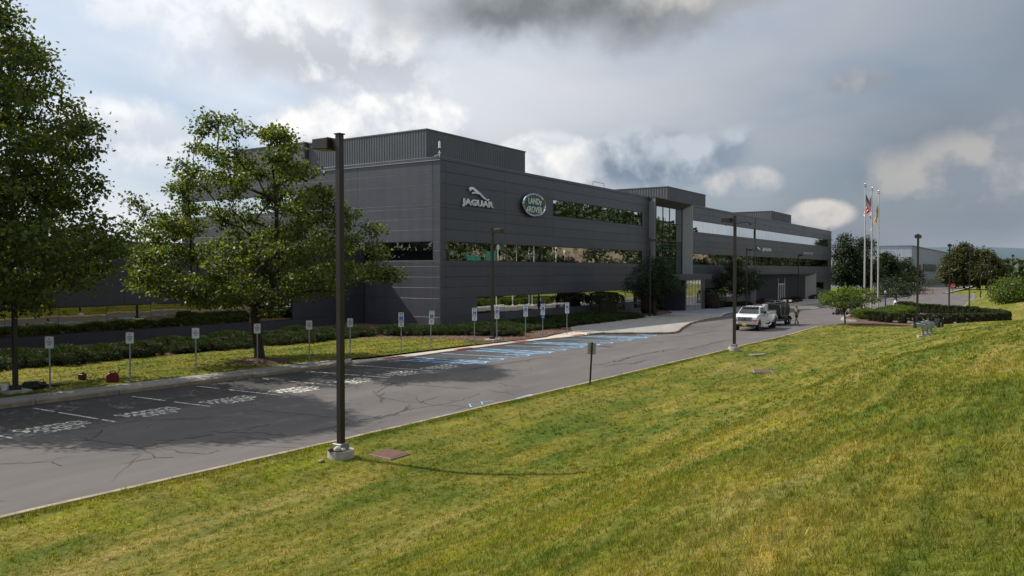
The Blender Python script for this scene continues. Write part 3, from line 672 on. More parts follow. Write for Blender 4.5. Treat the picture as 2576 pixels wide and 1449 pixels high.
# facade (faces -Y); local x = world X - BX0
def L(v): return v-BX0
colsF = [L(v) for v in (BX0, 53.25, 62.2, 71.12, 80.1, 88.9, 95.52)]
HF = [(L(57.75), L(93.5), .88, 2.44), (L(53.25), L(93.4), 5.62, 7.24), (L(71.12), L(93.4), 10.38, 12.07)]
wall(colsF, (BX0, BY), 0, HF)
for (a, b, z0, z1) in HF: window_band(a, b, z0, z1, (BX0, BY), 0, 2.2, glass_m)
colsR = [L(v) for v in (109.08, 118, 127, 136, 141.9, 151, 160, 169, 178, 187, 196, BX1)]
HR = [(L(109.9), L(138.8), .5, 2.1), (L(109.08), L(141.7), 5.62, 7.24), (L(142.3), L(201), 5.62, 7.24), (L(109.08), L(141.7), 10.38, 12.07), (L(142.3), L(201), 10.38, 12.07), (L(186.5), L(197), .5, 2.1), (L(139.4), L(185.2), -1.9, 4.25)]
wall(colsR, (BX0, BY), 0, HR, [-1.9, .5, 2.1, 3.0, 4.25, 5.15, 5.62, 7.24, 8.25, 9.17, 10.07, 10.38, 12.07, 13.05, 13.98])
for i, (a, b, z0, z1) in enumerate(HR[:6]): window_band(a, b, z0, z1, (BX0, BY), 0, 2.15, glass2_m if i in (2, 5) else glass_m)
mb = MB(); mb.box(141.84, 142.0, BY-.03, BY+.05, -1.5, 14.1); wmb('expansion_joint', mb, core_m)
# end wall (faces -X): local x runs towards -Y
def E(y): return 76.7-y
HE = [(E(AY-.02), E(42.25), 5.62, 7.24), (E(75.9), E(57.8), 10.38, 12.07)]
colsE = [E(v) for v in (76.7, 68, 59.4, 50.84, 42.27, BY)]
wall(colsE, (BX0, 76.7), R(-90), HE, [ATOP-.2, 7.24, 8.25, 9.17, 10.07, 10.38, 12.07, 13.05, 13.98])
colsE2 = [E(v) for v in (AY, 42.27, BY)]
wall(colsE2, (BX0, 76.7), R(-90), HE, [-1.0, .0, .88, 1.66, 2.44, 3.35, 4.25, 5.15, 5.62, 6.5])
for (a, b, z0, z1) in HE: window_band(a, b, z0, z1, (BX0, 76.7), R(-90), 2.0, glass2_m if z0 < 6 else glass_mat('pale_glass', (0.62, 0.70, 0.70), .03))
# parapet with bright coping lip
mb = MB(); mb.box(BX0-.03, BX1, BY-.03, BY+.35, 13.985, BTOP); mb.box(BX0-.03, BX0+.35, BY+.352, 76.7, 13.985, BTOP)
wmb('parapet', mb, panel_m, bevel=.015)
mb = MB(); mb.box(BX0-.085, BX0-.032, BY-.05, 76.7, 13.965, 14.005); wmb('coping', mb, coping_m)
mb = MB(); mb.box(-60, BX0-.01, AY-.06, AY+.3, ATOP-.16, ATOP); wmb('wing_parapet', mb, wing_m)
mb = MB(); mb.box(BX0+.4, BX1-.1, BY+.4, 76.5, 14.001, 14.05); wmb('roof', mb, core_m)
# lower wing wall (faces -Y)
wz = [-1.0, .0, .83, 2.53, 3.9, 5.2, ATOP-.16]
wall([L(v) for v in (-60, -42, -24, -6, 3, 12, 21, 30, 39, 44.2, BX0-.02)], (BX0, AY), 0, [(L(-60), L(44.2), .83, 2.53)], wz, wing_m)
window_band(L(-60), L(44.2), .83, 2.53, (BX0, AY), 0, 3.05, glass_mat('olive_glass', (0.20, 0.20, 0.165), .03))
# penthouses of ribbed sheet
def ribbed(name, x0, x1, y0, y1, z0, z1, pitch, depth):
    def edge(a, b):
        a = np.array(a, float); b = np.array(b, float); ln = np.linalg.norm(b-a); d = (b-a)/ln; nn = np.array([d[1], -d[0]]); n = max(1, int(ln/pitch)); P = []
        for k in range(n):
            for t, o in ((0, 0), (.28, 0), (.40, depth), (.88, depth)): P.append(a+d*ln*(k+t)/n+nn*o)
        return [tuple(p) for p in P]
    poly = edge((x0, y1), (x0, y0))+edge((x0, y0), (x1, y0))+edge((x1, y0), (x1, y1))+[(x1, y1)]
    mb = MB(); mb.prism(poly, z0, z1-.12); mb.box(x0-.07, x1+.07, y0-.07, y1+.07, z1-.12, z1)
    wmb(name, mb, rib_m)
ribbed('penthouse', 57.5, 74.45, 47, 62.6, 14.05, 17.85, .32, .03)
ribbed('penthouse', 57.1, 74.0, 62.75, 74, 14.05, 17.95, 1.6, .03)
ribbed('penthouse', 115.2, 131.8, 47, 74, 14.05, 17.62, .45, .035)
ribbed('penthouse', 172.5, 188.7, 47, 74, 14.05, 17.45, .45, .035)
# corner flashing
mb = MB(); mb.prism([(BX0-.012, BY-.012), (BX0+.07, BY-.012), (BX0+.07, BY+.0), (BX0, BY+.0), (BX0, BY+.07), (BX0-.012, BY+.07)], -1, 13.95); wmb('corner_trim', mb, panel_m)
# flared portal with curtain wall
PF, PB, PT0, PT1 = 40.7, 41.92, 14.2, 13.3
mb = MB()
mb.prism([(95.53, PF), (95.68, PF), (96.4, PB), (96.4, 43.6), (95.53, 43.6)], 4.3, PT0-.01)
mb.prism([(109.06, PF), (108.9, PF), (108.05, PB), (108.05, 43.6), (109.06, 43.6)], 4.3, PT0-.01)
wmb('portal_leg', mb, portal_m)
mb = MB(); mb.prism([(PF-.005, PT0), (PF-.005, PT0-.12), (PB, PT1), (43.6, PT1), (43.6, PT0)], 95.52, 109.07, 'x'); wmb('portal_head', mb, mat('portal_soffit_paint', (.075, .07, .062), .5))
cw = MB(); gx = np.linspace(96.4, 108.05, 6); zz3 = [4.34, 6.6, 8.35, 8.75, 11.2, PT1]
for v in gx: cw.box(v-.04, v+.04, PB-.06, PB+.1, 4.34, PT1)
for v in zz3[1:-1]: cw.box(96.44, 108.01, PB-.055, PB+.095, v-.035, v+.035)
cwf = wmb('curtain_wall', cw, frame_m)
for i in range(5):
    for p, q in zip(zz3[:-1], zz3[1:]):
        w_ = gx[i+1]-gx[i]-.08; m2 = MB(); m2.box(-w_/2, w_/2, 0, .015, -(q-p)/2+.035, (q-p)/2-.035)
        o = m2.build('pane', glass3_m if q < 8.8 else glass_m, cwf); o.location = ((gx[i]+gx[i+1])/2, PB, (p+q)/2)
        o.rotation_euler = (R(random.gauss(0, .08)), 0, R(random.gauss(0, .12)))
# canopy and entrance lobby
VY = 38.45; gz = float(zr(101))
mb = MB(); mb.box(95.9, 107.2, VY-.05, BY-.06, 3.5, 4.295); wmb('canopy', mb, canopy_m, bevel=.02)
mb = MB(); mb.box(107.21, 114.6, 39.8, BY-.06, 3.48, 4.2); wmb('canopy_extension', mb, panel_m, bevel=.02)
lobm = mat('lobby_cladding', (.055, .055, .07), .4)
for a, b, c_ in ((100.7, 101.2, 3.498), (107.0, 108.2, 3.478)): mb = MB(); mb.box(a, b, VY+.15, BY-.06, gz-.3, c_); wmb('lobby_wall', mb, lobm)
mb = MB(); dxs = np.linspace(101.2, 107.0, 6)
for v in dxs: mb.box(v-.05, v+.05, VY+.2, VY+.3, gz, 3.497)
mb.box(101.25, 106.95, VY+.2, VY+.3, gz+.1, gz+.38); mb.box(101.25, 106.95, VY+.21, VY+.29, 2.4, 2.48)
df = wmb('entrance_doors', mb, alu_m)
for i in range(5):
    w_ = dxs[i+1]-dxs[i]-.1
    for p, q in ((gz+.38, 2.4), (2.48, 3.49)):
        m2 = MB(); m2.box(-w_/2, w_/2, 0, .015, -(q-p)/2, (q-p)/2); o = m2.build('pane', glass_m, df); o.location = ((dxs[i]+dxs[i+1])/2, VY+.24, (p+q)/2); o.rotation_euler = (0, 0, R(random.gauss(0, .2)))
# showroom front with splayed frame
SF, SB = 40.6, 41.9; sz = -1.2
mb = MB(); mb.prism([(139.4, SF), (139.6, SF), (141.2, SB), (141.2, 42.6), (139.4, 42.6)], sz-.3, 4.2); wmb('showroom_jamb', mb, portal_m)
mb = MB(); mb.prism([(185.2, SF), (185.0, SF), (179.2, SB), (179.2, 42.6), (185.2, 42.6)], sz-.3, 4.2); wmb('showroom_jamb', mb, portal_m)
mb = MB(); mb.prism([(SF-.005, 4.245), (SF-.005, 4.1), (SB, 3.35), (42.6, 3.35), (42.6, 4.245)], 139.38, 185.22, 'x'); wmb('showroom_head', mb, panel_m)
mb = MB(); gx = np.linspace(141.2, 179.2, 17)
for v in gx: mb.box(v-.035, v+.035, SB-.04, SB+.1, sz, 3.35)
sf = wmb('showroom_front', mb, frame_m)
for i in range(16):
    w_ = gx[i+1]-gx[i]-.07; m2 = MB(); m2.box(-w_/2, w_/2, 0, .015, sz, 3.34); o = m2.build('pane', MATS['showroom_glass'] if 'showroom_glass' in MATS else glass_mat('showroom_glass', (.26,.29,.29), .04), sf); o.location = ((gx[i]+gx[i+1])/2, SB, 0); o.rotation_euler = (0, 0, R(random.gauss(0, .2)))
mb = MB()
for v in (158.0, 159.5, 161, 162.5): mb.box(v-.07, v+.07, SB-.35, SB-.15, sz, 2.2)
mb.box(158.08, 162.42, SB-.34, SB-.16, 2.0, 2.2); mb.box(157.85, 157.95, SB-.3, SB-.2, sz, 3.3); mb.box(162.55, 162.65, SB-.3, SB-.2, sz, 3.3); wmb('showroom_door', mb, white_m)
# ------------------------------------------------------------------ signs on the wall
CAT = [(56.25,11.83),(56.32,11.97),(56.55,12.06),(56.89,12.09),(57.2,12.03),(57.54,11.87),(58.04,11.66),(58.42,11.46),(58.75,11.31),(59.1,11.14),(59.28,11.22),(59.39,11.18),(59.32,11.1),(59.21,10.98),(58.99,11.03),(58.69,11.11),(58.42,11.19),(58.17,11.32),(57.99,11.48),(57.73,11.51),(57.41,11.52),(57.17,11.55),(56.98,11.52),(56.89,11.46),(56.7,11.49),(56.79,11.62),(56.99,11.67),(57.24,11.67),(56.98,11.78),(56.8,11.86),(56.64,11.79),(56.47,11.66),(56.37,11.7),(56.51,11.81),(56.45,11.86),(56.34,11.78)]
def relief(poly, y0, depth, name, m, parent, off, inset=.05):
    """outline filled, pushed out and rounded towards the viewer"""
    bm = bmesh.new(); f = bm.faces.new([bm.verts.new((p[0]-off[0], 0, p[1]-off[2])) for p in poly]); bm.normal_update()
    if f.normal.y > 0: f.normal_flip()
    r = bmesh.ops.extrude_face_region(bm, geom=[f])
    vs = [v for v in r['geom'] if isinstance(v, bmesh.types.BMVert)]
    for v in vs: v.co.y -= depth
    fs = [q for q in r['geom'] if isinstance(q, bmesh.types.BMFace)]
    i2 = bmesh.ops.inset_region(bm, faces=fs, thickness=inset, depth=inset*.9, use_even_offset=True)
    bmesh.ops.triangulate(bm, faces=bm.faces[:]); bmesh.ops.recalc_face_normals(bm, faces=bm.faces[:])
    me = bpy.data.meshes.new(name); bm.to_mesh(me); bm.free(); me.materials.append(m)
    o = link(name, me, parent); o.location = (0, y0, 0); return o
def text3d(s, size, ext, m, parent, loc, name='lettering', rz=0, xs=1.0, sp=1.0, bold=0.0, shear=0, bev=0.0):
    me = text_mesh(s, size, ext, shear, xs, sp, bevel=bev, bold=bold); me.materials.append(m)
    o = link(name, me, parent); o.location = loc; o.rotation_euler = (R(90), 0, rz); return o
t = thing('wall_sign', 'chrome leaping cat emblem above chrome letters high on the dark facade near its corner', 'sign', (57.8, BY, 11))
chrome2 = mat('brushed_chrome', (.78, .79, .82), .22, .85)
relief(CAT, -.10, .10, 'cat_emblem', chrome2, t, (57.8, 0, 11), .025)
text3d('JAGUAR', .70, .05, chrome2, t, (-.05, -.12, -.50), xs=1.72, sp=1.04, bold=.025, bev=.02)
t = thing('wall_sign', 'green oval badge with chrome rim high on the dark facade beside the upper windows', 'sign', (66.95, BY, 11.2))
mb = MB(); n = 48; OV = [(2.06*math.cos(2*math.pi*i/n), 1.06*math.sin(2*math.pi*i/n)) for i in range(n)]
mb.prism([(p[0], p[1]) for p in OV], -.02, -.30, 'y'); mb.build('badge_plate', mat('badge_green', (.012, .075, .045), .25, 0, .5), t)
mb = MB(); mb.tube([(p[0]*1.0, -.31, p[1]*1.0) for p in OV]+[(OV[0][0], -.31, OV[0][1])], .085, 8, cap=False); mb.build('badge_rim', chrome_m, t, smooth=True)
mb = MB(); mb.tube([(p[0]*.90, -.305, p[1]*.88) for p in OV]+[(OV[0][0]*.9, -.305, OV[0][1]*.88)], .022, 6, cap=False); mb.build('inner_rim', alu_m, t)
silv = mat('silver_letter', (.62, .66, .60), .35, .7)
text3d('LAND', .78, .03, silv, t, (-.12, -.33, .10), xs=1.02, bold=.03); text3d('ROVER', .78, .03, silv, t, (.18, -.33, -.72), xs=1.02, bold=.03)
for s_, (cx, cz) in ((1, (1.12, .22)), (-1, (-1.25, -.42))):
    mb = MB(); mb.prism([(cx-.2*s_, cz+.25*s_), (cx+.26*s_, cz+.25*s_), (cx+.02*s_, cz-.2*s_), (cx-.16*s_, cz-.26*s_), (cx-.06*s_, cz+.02*s_)], -.31, -.34, 'y'); mb.build('badge_mark', silv, t)
t = thing('wall_sign', 'small chrome cat head and letters above the dark lower windows of the far facade', 'sign', (148.4, BY, 8.5))
relief([(142.69,8.78),(143.45,8.98),(144.28,8.7),(144.98,8.3),(143.97,8.43),(143.2,8.56)], -.08, .08, 'cat_emblem', white_m, t, (148.4, 0, 8.5), .04)
text3d('JAGUAR', .85, .05, mat('white_letter', (.75, .76, .78), .3), t, (.65, -.1, -.2), xs=1.75, sp=1.05, bold=.02)
t = thing('wall_sign', 'small silver letters on the far facade, nearest the big trees', 'sign', (181, BY, 8.4))
text3d('LAND ROVER', .75, .05, mat('dull_letter', (.5, .51, .53), .4), t, (0, -.1, -.2), xs=1.9, sp=1.0, bold=.01)
# ------------------------------------------------------------------ small things on the roofs
t = thing('rooftop_camera', 'white camera mast on the parapet corner above the two grey walls', 'camera', (BX0+.18, BY+.18, BTOP))
mb = MB(); mb.tube([(0,0,0),(0,0,.62)], .035, 8); mb.tube([(-.35,.3,.02),(-.15,.1,.1),(0,0,.28)], .03, 6); mb.box(-.14,.14,-.03,.03,.3,.37); mb.build('mast', white_m, t)
mb = MB(); mb.lathe([(.09,0),(.1,.05),(.08,.12),(.02,.16)], (0,0,.55), 12); mb.build('camera_dome', black_m, t, smooth=True)
mb = MB(); mb.lathe([(.11,.70),(.12,.78),(.085,.80),(.085,1.18),(.05,1.28),(.01,1.3)], (0,0,0), 12); mb.build('antenna', white_m, t, smooth=True)
def rail(name, label, x0, x1, y, z0, z1):
    t = thing(name, label, 'railing', (x0, y, z0)); mb = MB(); r = .12; w = x1-x0; h = z1-z0
    mb.tube([(0,0,0),(0,0,h-r),(r*.4,0,h-r*.4),(r,0,h),(w-r,0,h),(w-r*.4,0,h-r*.4),(w,0,h-r),(w,0,0)], .03, 6); mb.build('tube_rail', galv_m, t)
    mb = MB()
    for v in (0, w): mb.box(v-.08, v+.08, -.08, .08, -.01, .02)
    mb.build('foot_plate', galv_m, t)
rail('roof_railing', 'bent pipe railing on the roof edge left of the entrance portal', 80.3, 83.1, BY+.2, BTOP, BTOP+.5)
rail('roof_railing', 'low pipe railing on the roof of the lower wing between the two maples', 26.6, 28.9, AY+.1, ATOP, ATOP+.36)
rail('roof_railing', 'low pipe railing on the lower wing roof, partly behind the smaller maple', 30.0, 32.6, AY+.1, ATOP, ATOP+.34)
def goose(label, x_, y_, z_):
    t = thing('gooseneck_vent', label, 'vent', (x_, y_, z_)); mb = MB(); P = [(0,0,0),(0,0,.55)]+[(.16-.16*math.cos(R(a)), 0, .55+.16*math.sin(R(a))) for a in range(20, 181, 20)]+[(.32,0,.45)]
    mb.tube(P, .05, 8); mb.build('pipe', galv_m, t, smooth=True); mb = MB(); mb.lathe([(.1,0),(.1,.03),(.055,.06)], (0,0,0), 10); mb.build('flange', galv_m, t)
goose('curved vent pipe on the far left edge of the tall roof', BX0+.3, 76.0, BTOP); goose('curved vent pipe on the far end of the roof near the flags', 203, BY+.3, BTOP)
t = thing('wall_lamp', 'dark lamp arm reaching out from the upper facade above the sky reflecting windows', 'lamp', (131, BY, 12.5))
mb = MB(); mb.tube([(0,0,0),(.3,-.5,.15),(1.1,-1.6,.28),(1.4,-1.9,.12)], .07, 8); mb.build('arm', bronze_m, t); mb = MB(); mb.lathe([(.05,.15),(.2,.1),(.24,-.1),(.1,-.2)], (1.45,-1.95,0), 10); mb.build('lamp_head', bronze_m, t)
# ------------------------------------------------------------------ far grey building
fb = thing('warehouse', 'pale grey ribbed metal building far behind the flagpoles', 'building', (326, 38, 0))
fm = mat('pale_siding', (.30, .325, .37), .5, .1, var=.06, vscale=.05); fm2 = mat('pale_siding_low', (.36, .385, .43), .5, .1, var=.06, vscale=.05)
def sid(name, x0, x1, y0, y1, z0, z1, m, pitch):
    mb = MB(); P = []
    nx_ = int((y1-y0)/pitch)
    for k in range(nx_): a = y1-(y1-y0)*k/nx_; P += [(x0, a), (x0-.03, a-pitch*.5)]
    mb.prism([(p[0]-326, p[1]-38) for p in P+[(x0, y0), (x1, y0), (x1, y1)]], z0, z1); mb.build(name, m, fb)
sid('upper_block', 326, 488, 38, 75, -2, 13.7, fm, 2.0)
mb = MB(); P = [(316+2.5-2.5*math.cos(R(a)), 36.4+2.5-2.5*math.sin(R(a))) for a in range(0, 91, 15)]+[(332, 36.4), (332, 80), (316, 80)]
mb.prism([(p[0]-326, p[1]-38) for p in P], -2, 9.6); mb.build('lower_block', fm2, fb)
mb = MB(); mb.box(361-326, 410-326, -.25, -.05, 4.4, 7.4); mb.build('window', frame_m, fb)
mb = MB(); mb.box(346-326, 353-326, -.3, -.05, 3.0, 7.0); mb.build('red_sign', mat('dull_red', (.16, .03, .03), .6), fb)
mb = MB(); mb.box(360-326, 486-326, -.2, -.04, -1.0, 1.0); mb.build('base_band', mat('yellow_green_band', (.20, .22, .08), .7), fb)
for v in range(12): pass
mb = MB(); mb.box(325.7-326, 488.3-326, -.3, 37, 13.7, 14.0); mb.build('roof_edge', mat('roof_edge_grey', (.16,.18,.22), .5), fb)
# ================================================================== VEGETATION
def kites(P, Nrm, Dr, Ls, Ws, fold=.25):
    """leaf-shaped pieces: two triangles folded along the midrib. P base, Dr direction, Nrm normal"""
    n = len(P); Dr = Dr/np.linalg.norm(Dr, axis=1)[:, None]; S_ = np.cross(Dr, Nrm); S_ /= np.maximum(np.linalg.norm(S_, axis=1), 1e-6)[:, None]; U = np.cross(S_, Dr)
    Ls = np.asarray(Ls).reshape(-1, 1)*np.ones((n, 1)); Ws = np.asarray(Ws).reshape(-1, 1)*np.ones((n, 1))
    mid = P+Dr*Ls*.45
    V = np.stack([P, mid+S_*Ws*.5+U*Ws*fold, P+Dr*Ls, mid-S_*Ws*.5+U*Ws*fold], 1).reshape(-1, 3)
    b = np.arange(n)[:, None]*4
    F = np.concatenate([b+np.array([[0, 2, 1]]), b+np.array([[0, 3, 2]])], 1).reshape(-1, 3)
    return V, F
def rdir(r, n, zmin=-1.0):
    z = r.uniform(zmin, 1, n); a = r.uniform(0, 2*math.pi, n); s = np.sqrt(1-z*z); return np.stack([s*np.cos(a), s*np.sin(a), z], 1)
def leaf_cloud(r, C, per, sx, sz, L0, L1, up=.8, asp=.75):
    """leaves scattered round the cluster centres C"""
    n = len(C)*per; c = np.repeat(C, per, 0)
    off = r.normal(0, 1, (n, 3))*np.array([sx, sx, sz]); P = c+off
    nr = rdir(r, n)*.75+np.array([0, 0, up]); nr /= np.linalg.norm(nr, axis=1)[:, None]
    d = rdir(r, n)+off/np.array([sx, sx, sz])*.35; d[:, 2] -= .25
    Ls = r.uniform(L0, L1, n); return kites(P, nr, d, Ls, Ls*asp, .18)
def skeleton(r, C, base, fork, Ht, r0, lean=(0, 0), leader=.8, tip=.012, segl=.7):
    """limbs grown from trunk to every cluster; radii by the pipe rule"""
    N = [np.array(base, float)]; par = [-1]
    n0 = max(3, int(Ht*leader/segl))
    for k in range(1, n0+1):
        t = k/n0; w = r.normal(0, .05 if t*Ht > fork else .02, 2)*(1+t)
        N.append(np.array([base[0]+lean[0]*t+w[0], base[1]+lean[1]*t+w[1], base[2]+Ht*leader*t])); par.append(len(N)-2)
    fz = base[2]+fork
    order = np.argsort(np.hypot(C[:, 0]-base[0], C[:, 1]-base[1])+.3*np.abs(C[:, 2]-fz-2))
    A = np.array(N)
    for i in order:
        c = C[i]; d = c-A; dist = np.linalg.norm(d, axis=1)
        hor = np.hypot(d[:, 0], d[:, 1]); bad = (A[:, 2] < fz) | (A[:, 2] > c[2]-.15*hor+.1)
        cost = dist+np.where(bad, 50, 0)+.25*np.linalg.norm(A-np.array([base[0], base[1], fz]), axis=1)
        j = int(np.argmin(cost)); a = A[j]; ln = dist[j]; ns = max(1, int(ln/segl)); p = j
        m_ = a+(c-a)*.5+np.array([0, 0, .16*ln])+r.normal(0, .06*ln, 3)
        new = []
        for k in range(1, ns+1):
            t = k/ns; q = (1-t)**2*a+2*t*(1-t)*m_+t*t*c; new.append(q); par.append(p); p = len(A)+len(new)-1
        A = np.vstack([A, new])
    n = len(A); acc = np.zeros(n); par = np.array(par)
    kids = np.bincount(par[1:], minlength=n)
    for i in range(n-1, 0, -1):
        if acc[i] == 0: acc[i] = tip**2.2
        acc[par[i]] += acc[i]
    rad = acc**(1/2.2); k = r0/rad[0]
    rad = np.where(rad > .03, .03+(rad-.03)*max(.1, (r0-.03)/(rad[0]-.03)), rad)
    return A, par, rad
def limb_mesh(name, A, par, rad, m):
    V = []; F = []
    for i in range(1, len(A)):
        p = par[i]; a, b = A[p], A[i]; d = b-a; ln = np.linalg.norm(d)
        if ln < 1e-4: continue
        d /= ln; u = np.cross(d, [0, 0, 1.0] if abs(d[2]) < .9 else [1.0, 0, 0]); u /= np.linalg.norm(u); w = np.cross(d, u)
        n = 10 if rad[p] > .12 else (6 if rad[p] > .04 else 4); o = len(V)
        ra = rad[p] if (rad[p] < rad[i]*1.6 or p == par[p]) else rad[i]*1.15
        if i <= 3: ra = rad[p]*(1.25 if p == 0 else 1)
        for q, rr_ in ((a-d*ra*.3, ra), (b, rad[i])):
            for k in range(n): t = 2*math.pi*k/n; V.append(q+(u*math.cos(t)+w*math.sin(t))*rr_)
        for k in range(n): F.append((o+k, o+(k+1) % n, o+n+(k+1) % n, o+n+k))
    me = np_mesh(name, np.array(V), np.array(F), m); me.polygons.foreach_set('use_smooth', [True]*len(me.polygons)); return me
def crown_points(r, n, prof, depth=1.0, shell=.45, ax=None):
    """prof rows: z, left extent, right extent (along the picture's width); depth extent from their mean"""
    ax = RGT if ax is None else ax; prof = np.array(prof, float); fw = np.array([-ax[1], ax[0]]); out = []
    zs = np.linspace(prof[0, 0], prof[-1, 0], 200); l_ = np.interp(zs, prof[:, 0], prof[:, 1]); q_ = np.interp(zs, prof[:, 0], prof[:, 2])
    wt = np.maximum(q_+l_, .05)**1.6; wt /= wt.sum()
    for z in r.choice(zs, n, p=wt):
        l, q = np.interp(z, prof[:, 0], prof[:, 1]), np.interp(z, prof[:, 0], prof[:, 2]); th = r.uniform(0, 2*math.pi); rr_ = r.uniform(0, 1)**shell
        cx = math.cos(th); s = (q if cx > 0 else -l if False else l)*1.0
        u = (q if cx > 0 else l)*cx*rr_; v = (l+q)/2*depth*math.sin(th)*rr_
        out.append((ax[0]*u+fw[0]*v, ax[1]*u+fw[1]*v, z))
    C = np.array(out)
    return C
def tree(name, label, loc, prof, nclus, per, leaf, r0, fork, m, seed, cat='tree', group=None, sx=.34, sz=.15, depth=1.0, extra=None, lean=(0,0), leader=.8, hollow=None, shell=.45, up=.8, asp=.75, tip=.012):
    r = np.random.default_rng(seed); C = crown_points(r, nclus, prof, depth, shell)
    if hollow:
        u = C[:, :2]@RGT; v = C[:, :2]@FWD; k = (v < .8) & (np.abs(u-hollow[0]) < hollow[1]) & (C[:, 2] > hollow[2]) & (C[:, 2] < hollow[3]) & (r.uniform(0, 1, len(C)) < .85); C = C[~k]
    if extra is not None: C = np.vstack([C, np.array([(RGT[0]*u, RGT[1]*u, z) for u, z in extra])])
    t = thing(name, label, cat, loc, 0, group); Ht = prof[-1][0]
    A, par, rad = skeleton(r, C, (0, 0, -.1), fork, Ht, r0, lean, leader, tip)
    link('trunk', limb_mesh('trunk', A, par, rad, bark_m), t)
    V, F = leaf_cloud(r, C, per, sx, sz, leaf[0], leaf[1], up, asp)
    link('crown', np_mesh('crown', V, F, m), t); return t
# the two maples on the verge
def px2(D, cx, base, rows):          # crown outline measured as widths: (height, left, right)
    return rows
tree('maple_tree', 'leafy maple with a rounded open crown on the verge behind the carpool signs', (26.9, 32.9, .17),
     [(2.5,1.0,1.4),(3.1,3.2,2.4),(3.7,5.4,4.6),(4.4,6.3,6.9),(5.2,5.9,6.4),(6.2,5.6,5.9),(7.0,4.6,5.2),(7.9,4.1,4.4),(9.0,3.9,3.7),(10.0,3.7,2.9),(11.0,3.3,2.0),(11.7,2.6,1.3),(12.2,2.1,.5)],
     400, 130, (.11, .22), .25, 1.9, maple_m, 11, 'tree', 'maples on the verge', depth=.95, lean=(-.3,.1), shell=.33, hollow=(-.2, 2.4, 4.4, 8.6), tip=.017, leader=.36, sx=.30, sz=.14,
     extra=[(-6.3,8.2),(-6.0,7.7),(-5.5,7.3),(-5.2,6.9),(-6.6,6.9),(-5.9,6.5),(-2.6,12.4),(-2.4,12.0),(-2.9,11.6),(.9,11.7),(1.3,11.4),(.4,11.5),(6.9,4.5),(6.6,4.2),(5.9,6.6),(5.6,6.8),(-6.2,3.9)])
tree('maple_tree', 'tall dark maple at the edge of the verge beside the bank of buckets', (13.9, 33.4, .17),
     [(2.8,1.5,1.8),(3.4,4.5,3.4),(4.2,6.2,4.6),(5.0,6.6,5.4),(5.8,6.4,5.2),(6.8,6.3,4.9),(7.8,6.0,4.4),(8.6,5.6,3.7),(9.6,5.4,3.9),(10.6,5.0,3.9),(11.6,4.4,3.2),(12.6,4.4,2.5),(13.5,4.2,2.0),(14.2,3.8,1.4),(15.2,3.2,.6),(16.4,2.2,.1),(17.2,1.0,.0)],
     600, 135, (.12, .22), .30, 2.3, maple_m, 23, 'tree', 'maples on the verge', depth=1.1, leader=.5, extra=[(4.9,6.4),(5.2,5.9),(5.4,5.4),(4.6,9.9),(4.4,10.2)])
# smaller trees by the entrance
tree('ornamental_tree', 'dark spreading ornamental tree in front of the entrance lobby', (84.5, 36.0, float(zr(84))+.13),
     [(1.9,.6,.6),(2.6,2.4,2.2),(3.2,3.3,3.2),(3.9,3.2,2.8),(4.6,2.7,1.8),(5.4,2.0,1.4),(6.2,1.2,1.0),(6.7,.5,.5)], 150, 95, (.10,.19), .17, 1.4, darkleaf_m, 31, group='ornamental trees along the facade', sx=.34, sz=.16)
tree('ornamental_tree', 'dark ornamental tree with an uneven crown right of the entrance canopy', (123.5, 39.0, float(zr(123))+.13),
     [(1.6,.8,.6),(2.4,3.6,2.6),(3.2,4.6,3.4),(4.0,4.4,4.6),(4.8,3.0,4.4),(5.6,2.0,3.2),(6.4,1.6,1.8),(7.2,1.0,.5)], 150, 90, (.14,.26), .18, 1.1, darkleaf_m, 32, group='ornamental trees along the facade', sx=.45, sz=.2)
tree('locust_tree', 'young tree with a flat light green crown at the tip of the lawn', (79.1, 14.7, float(zg(79.1, 14.5))),
     [(1.35,.3,.3),(1.7,1.6,1.5),(2.1,2.5,2.3),(2.5,2.7,2.7),(2.9,2.3,2.5),(3.2,1.6,1.9),(3.5,.7,.7)], 95, 40, (.13,.24), .062, 1.2, locust_m, 41, group='young trees by the flagpoles', sx=.30, sz=.07, lean=(-.15,.1), leader=.6, tip=.008)
tree('locust_tree', 'young dark green tree with layered branches behind the flag island', (141.4, 18.7, float(zr(141))),
     [(1.3,.4,.4),(1.9,2.4,2.2),(2.5,4.0,4.0),(3.2,4.4,3.9),(3.8,3.6,2.9),(4.4,2.4,1.6),(5.0,1.0,.6)], 110, 44, (.14,.26), .11, 1.1, darkleaf_m, 42, group='young trees by the flagpoles', sx=.45, sz=.14, leader=.6)
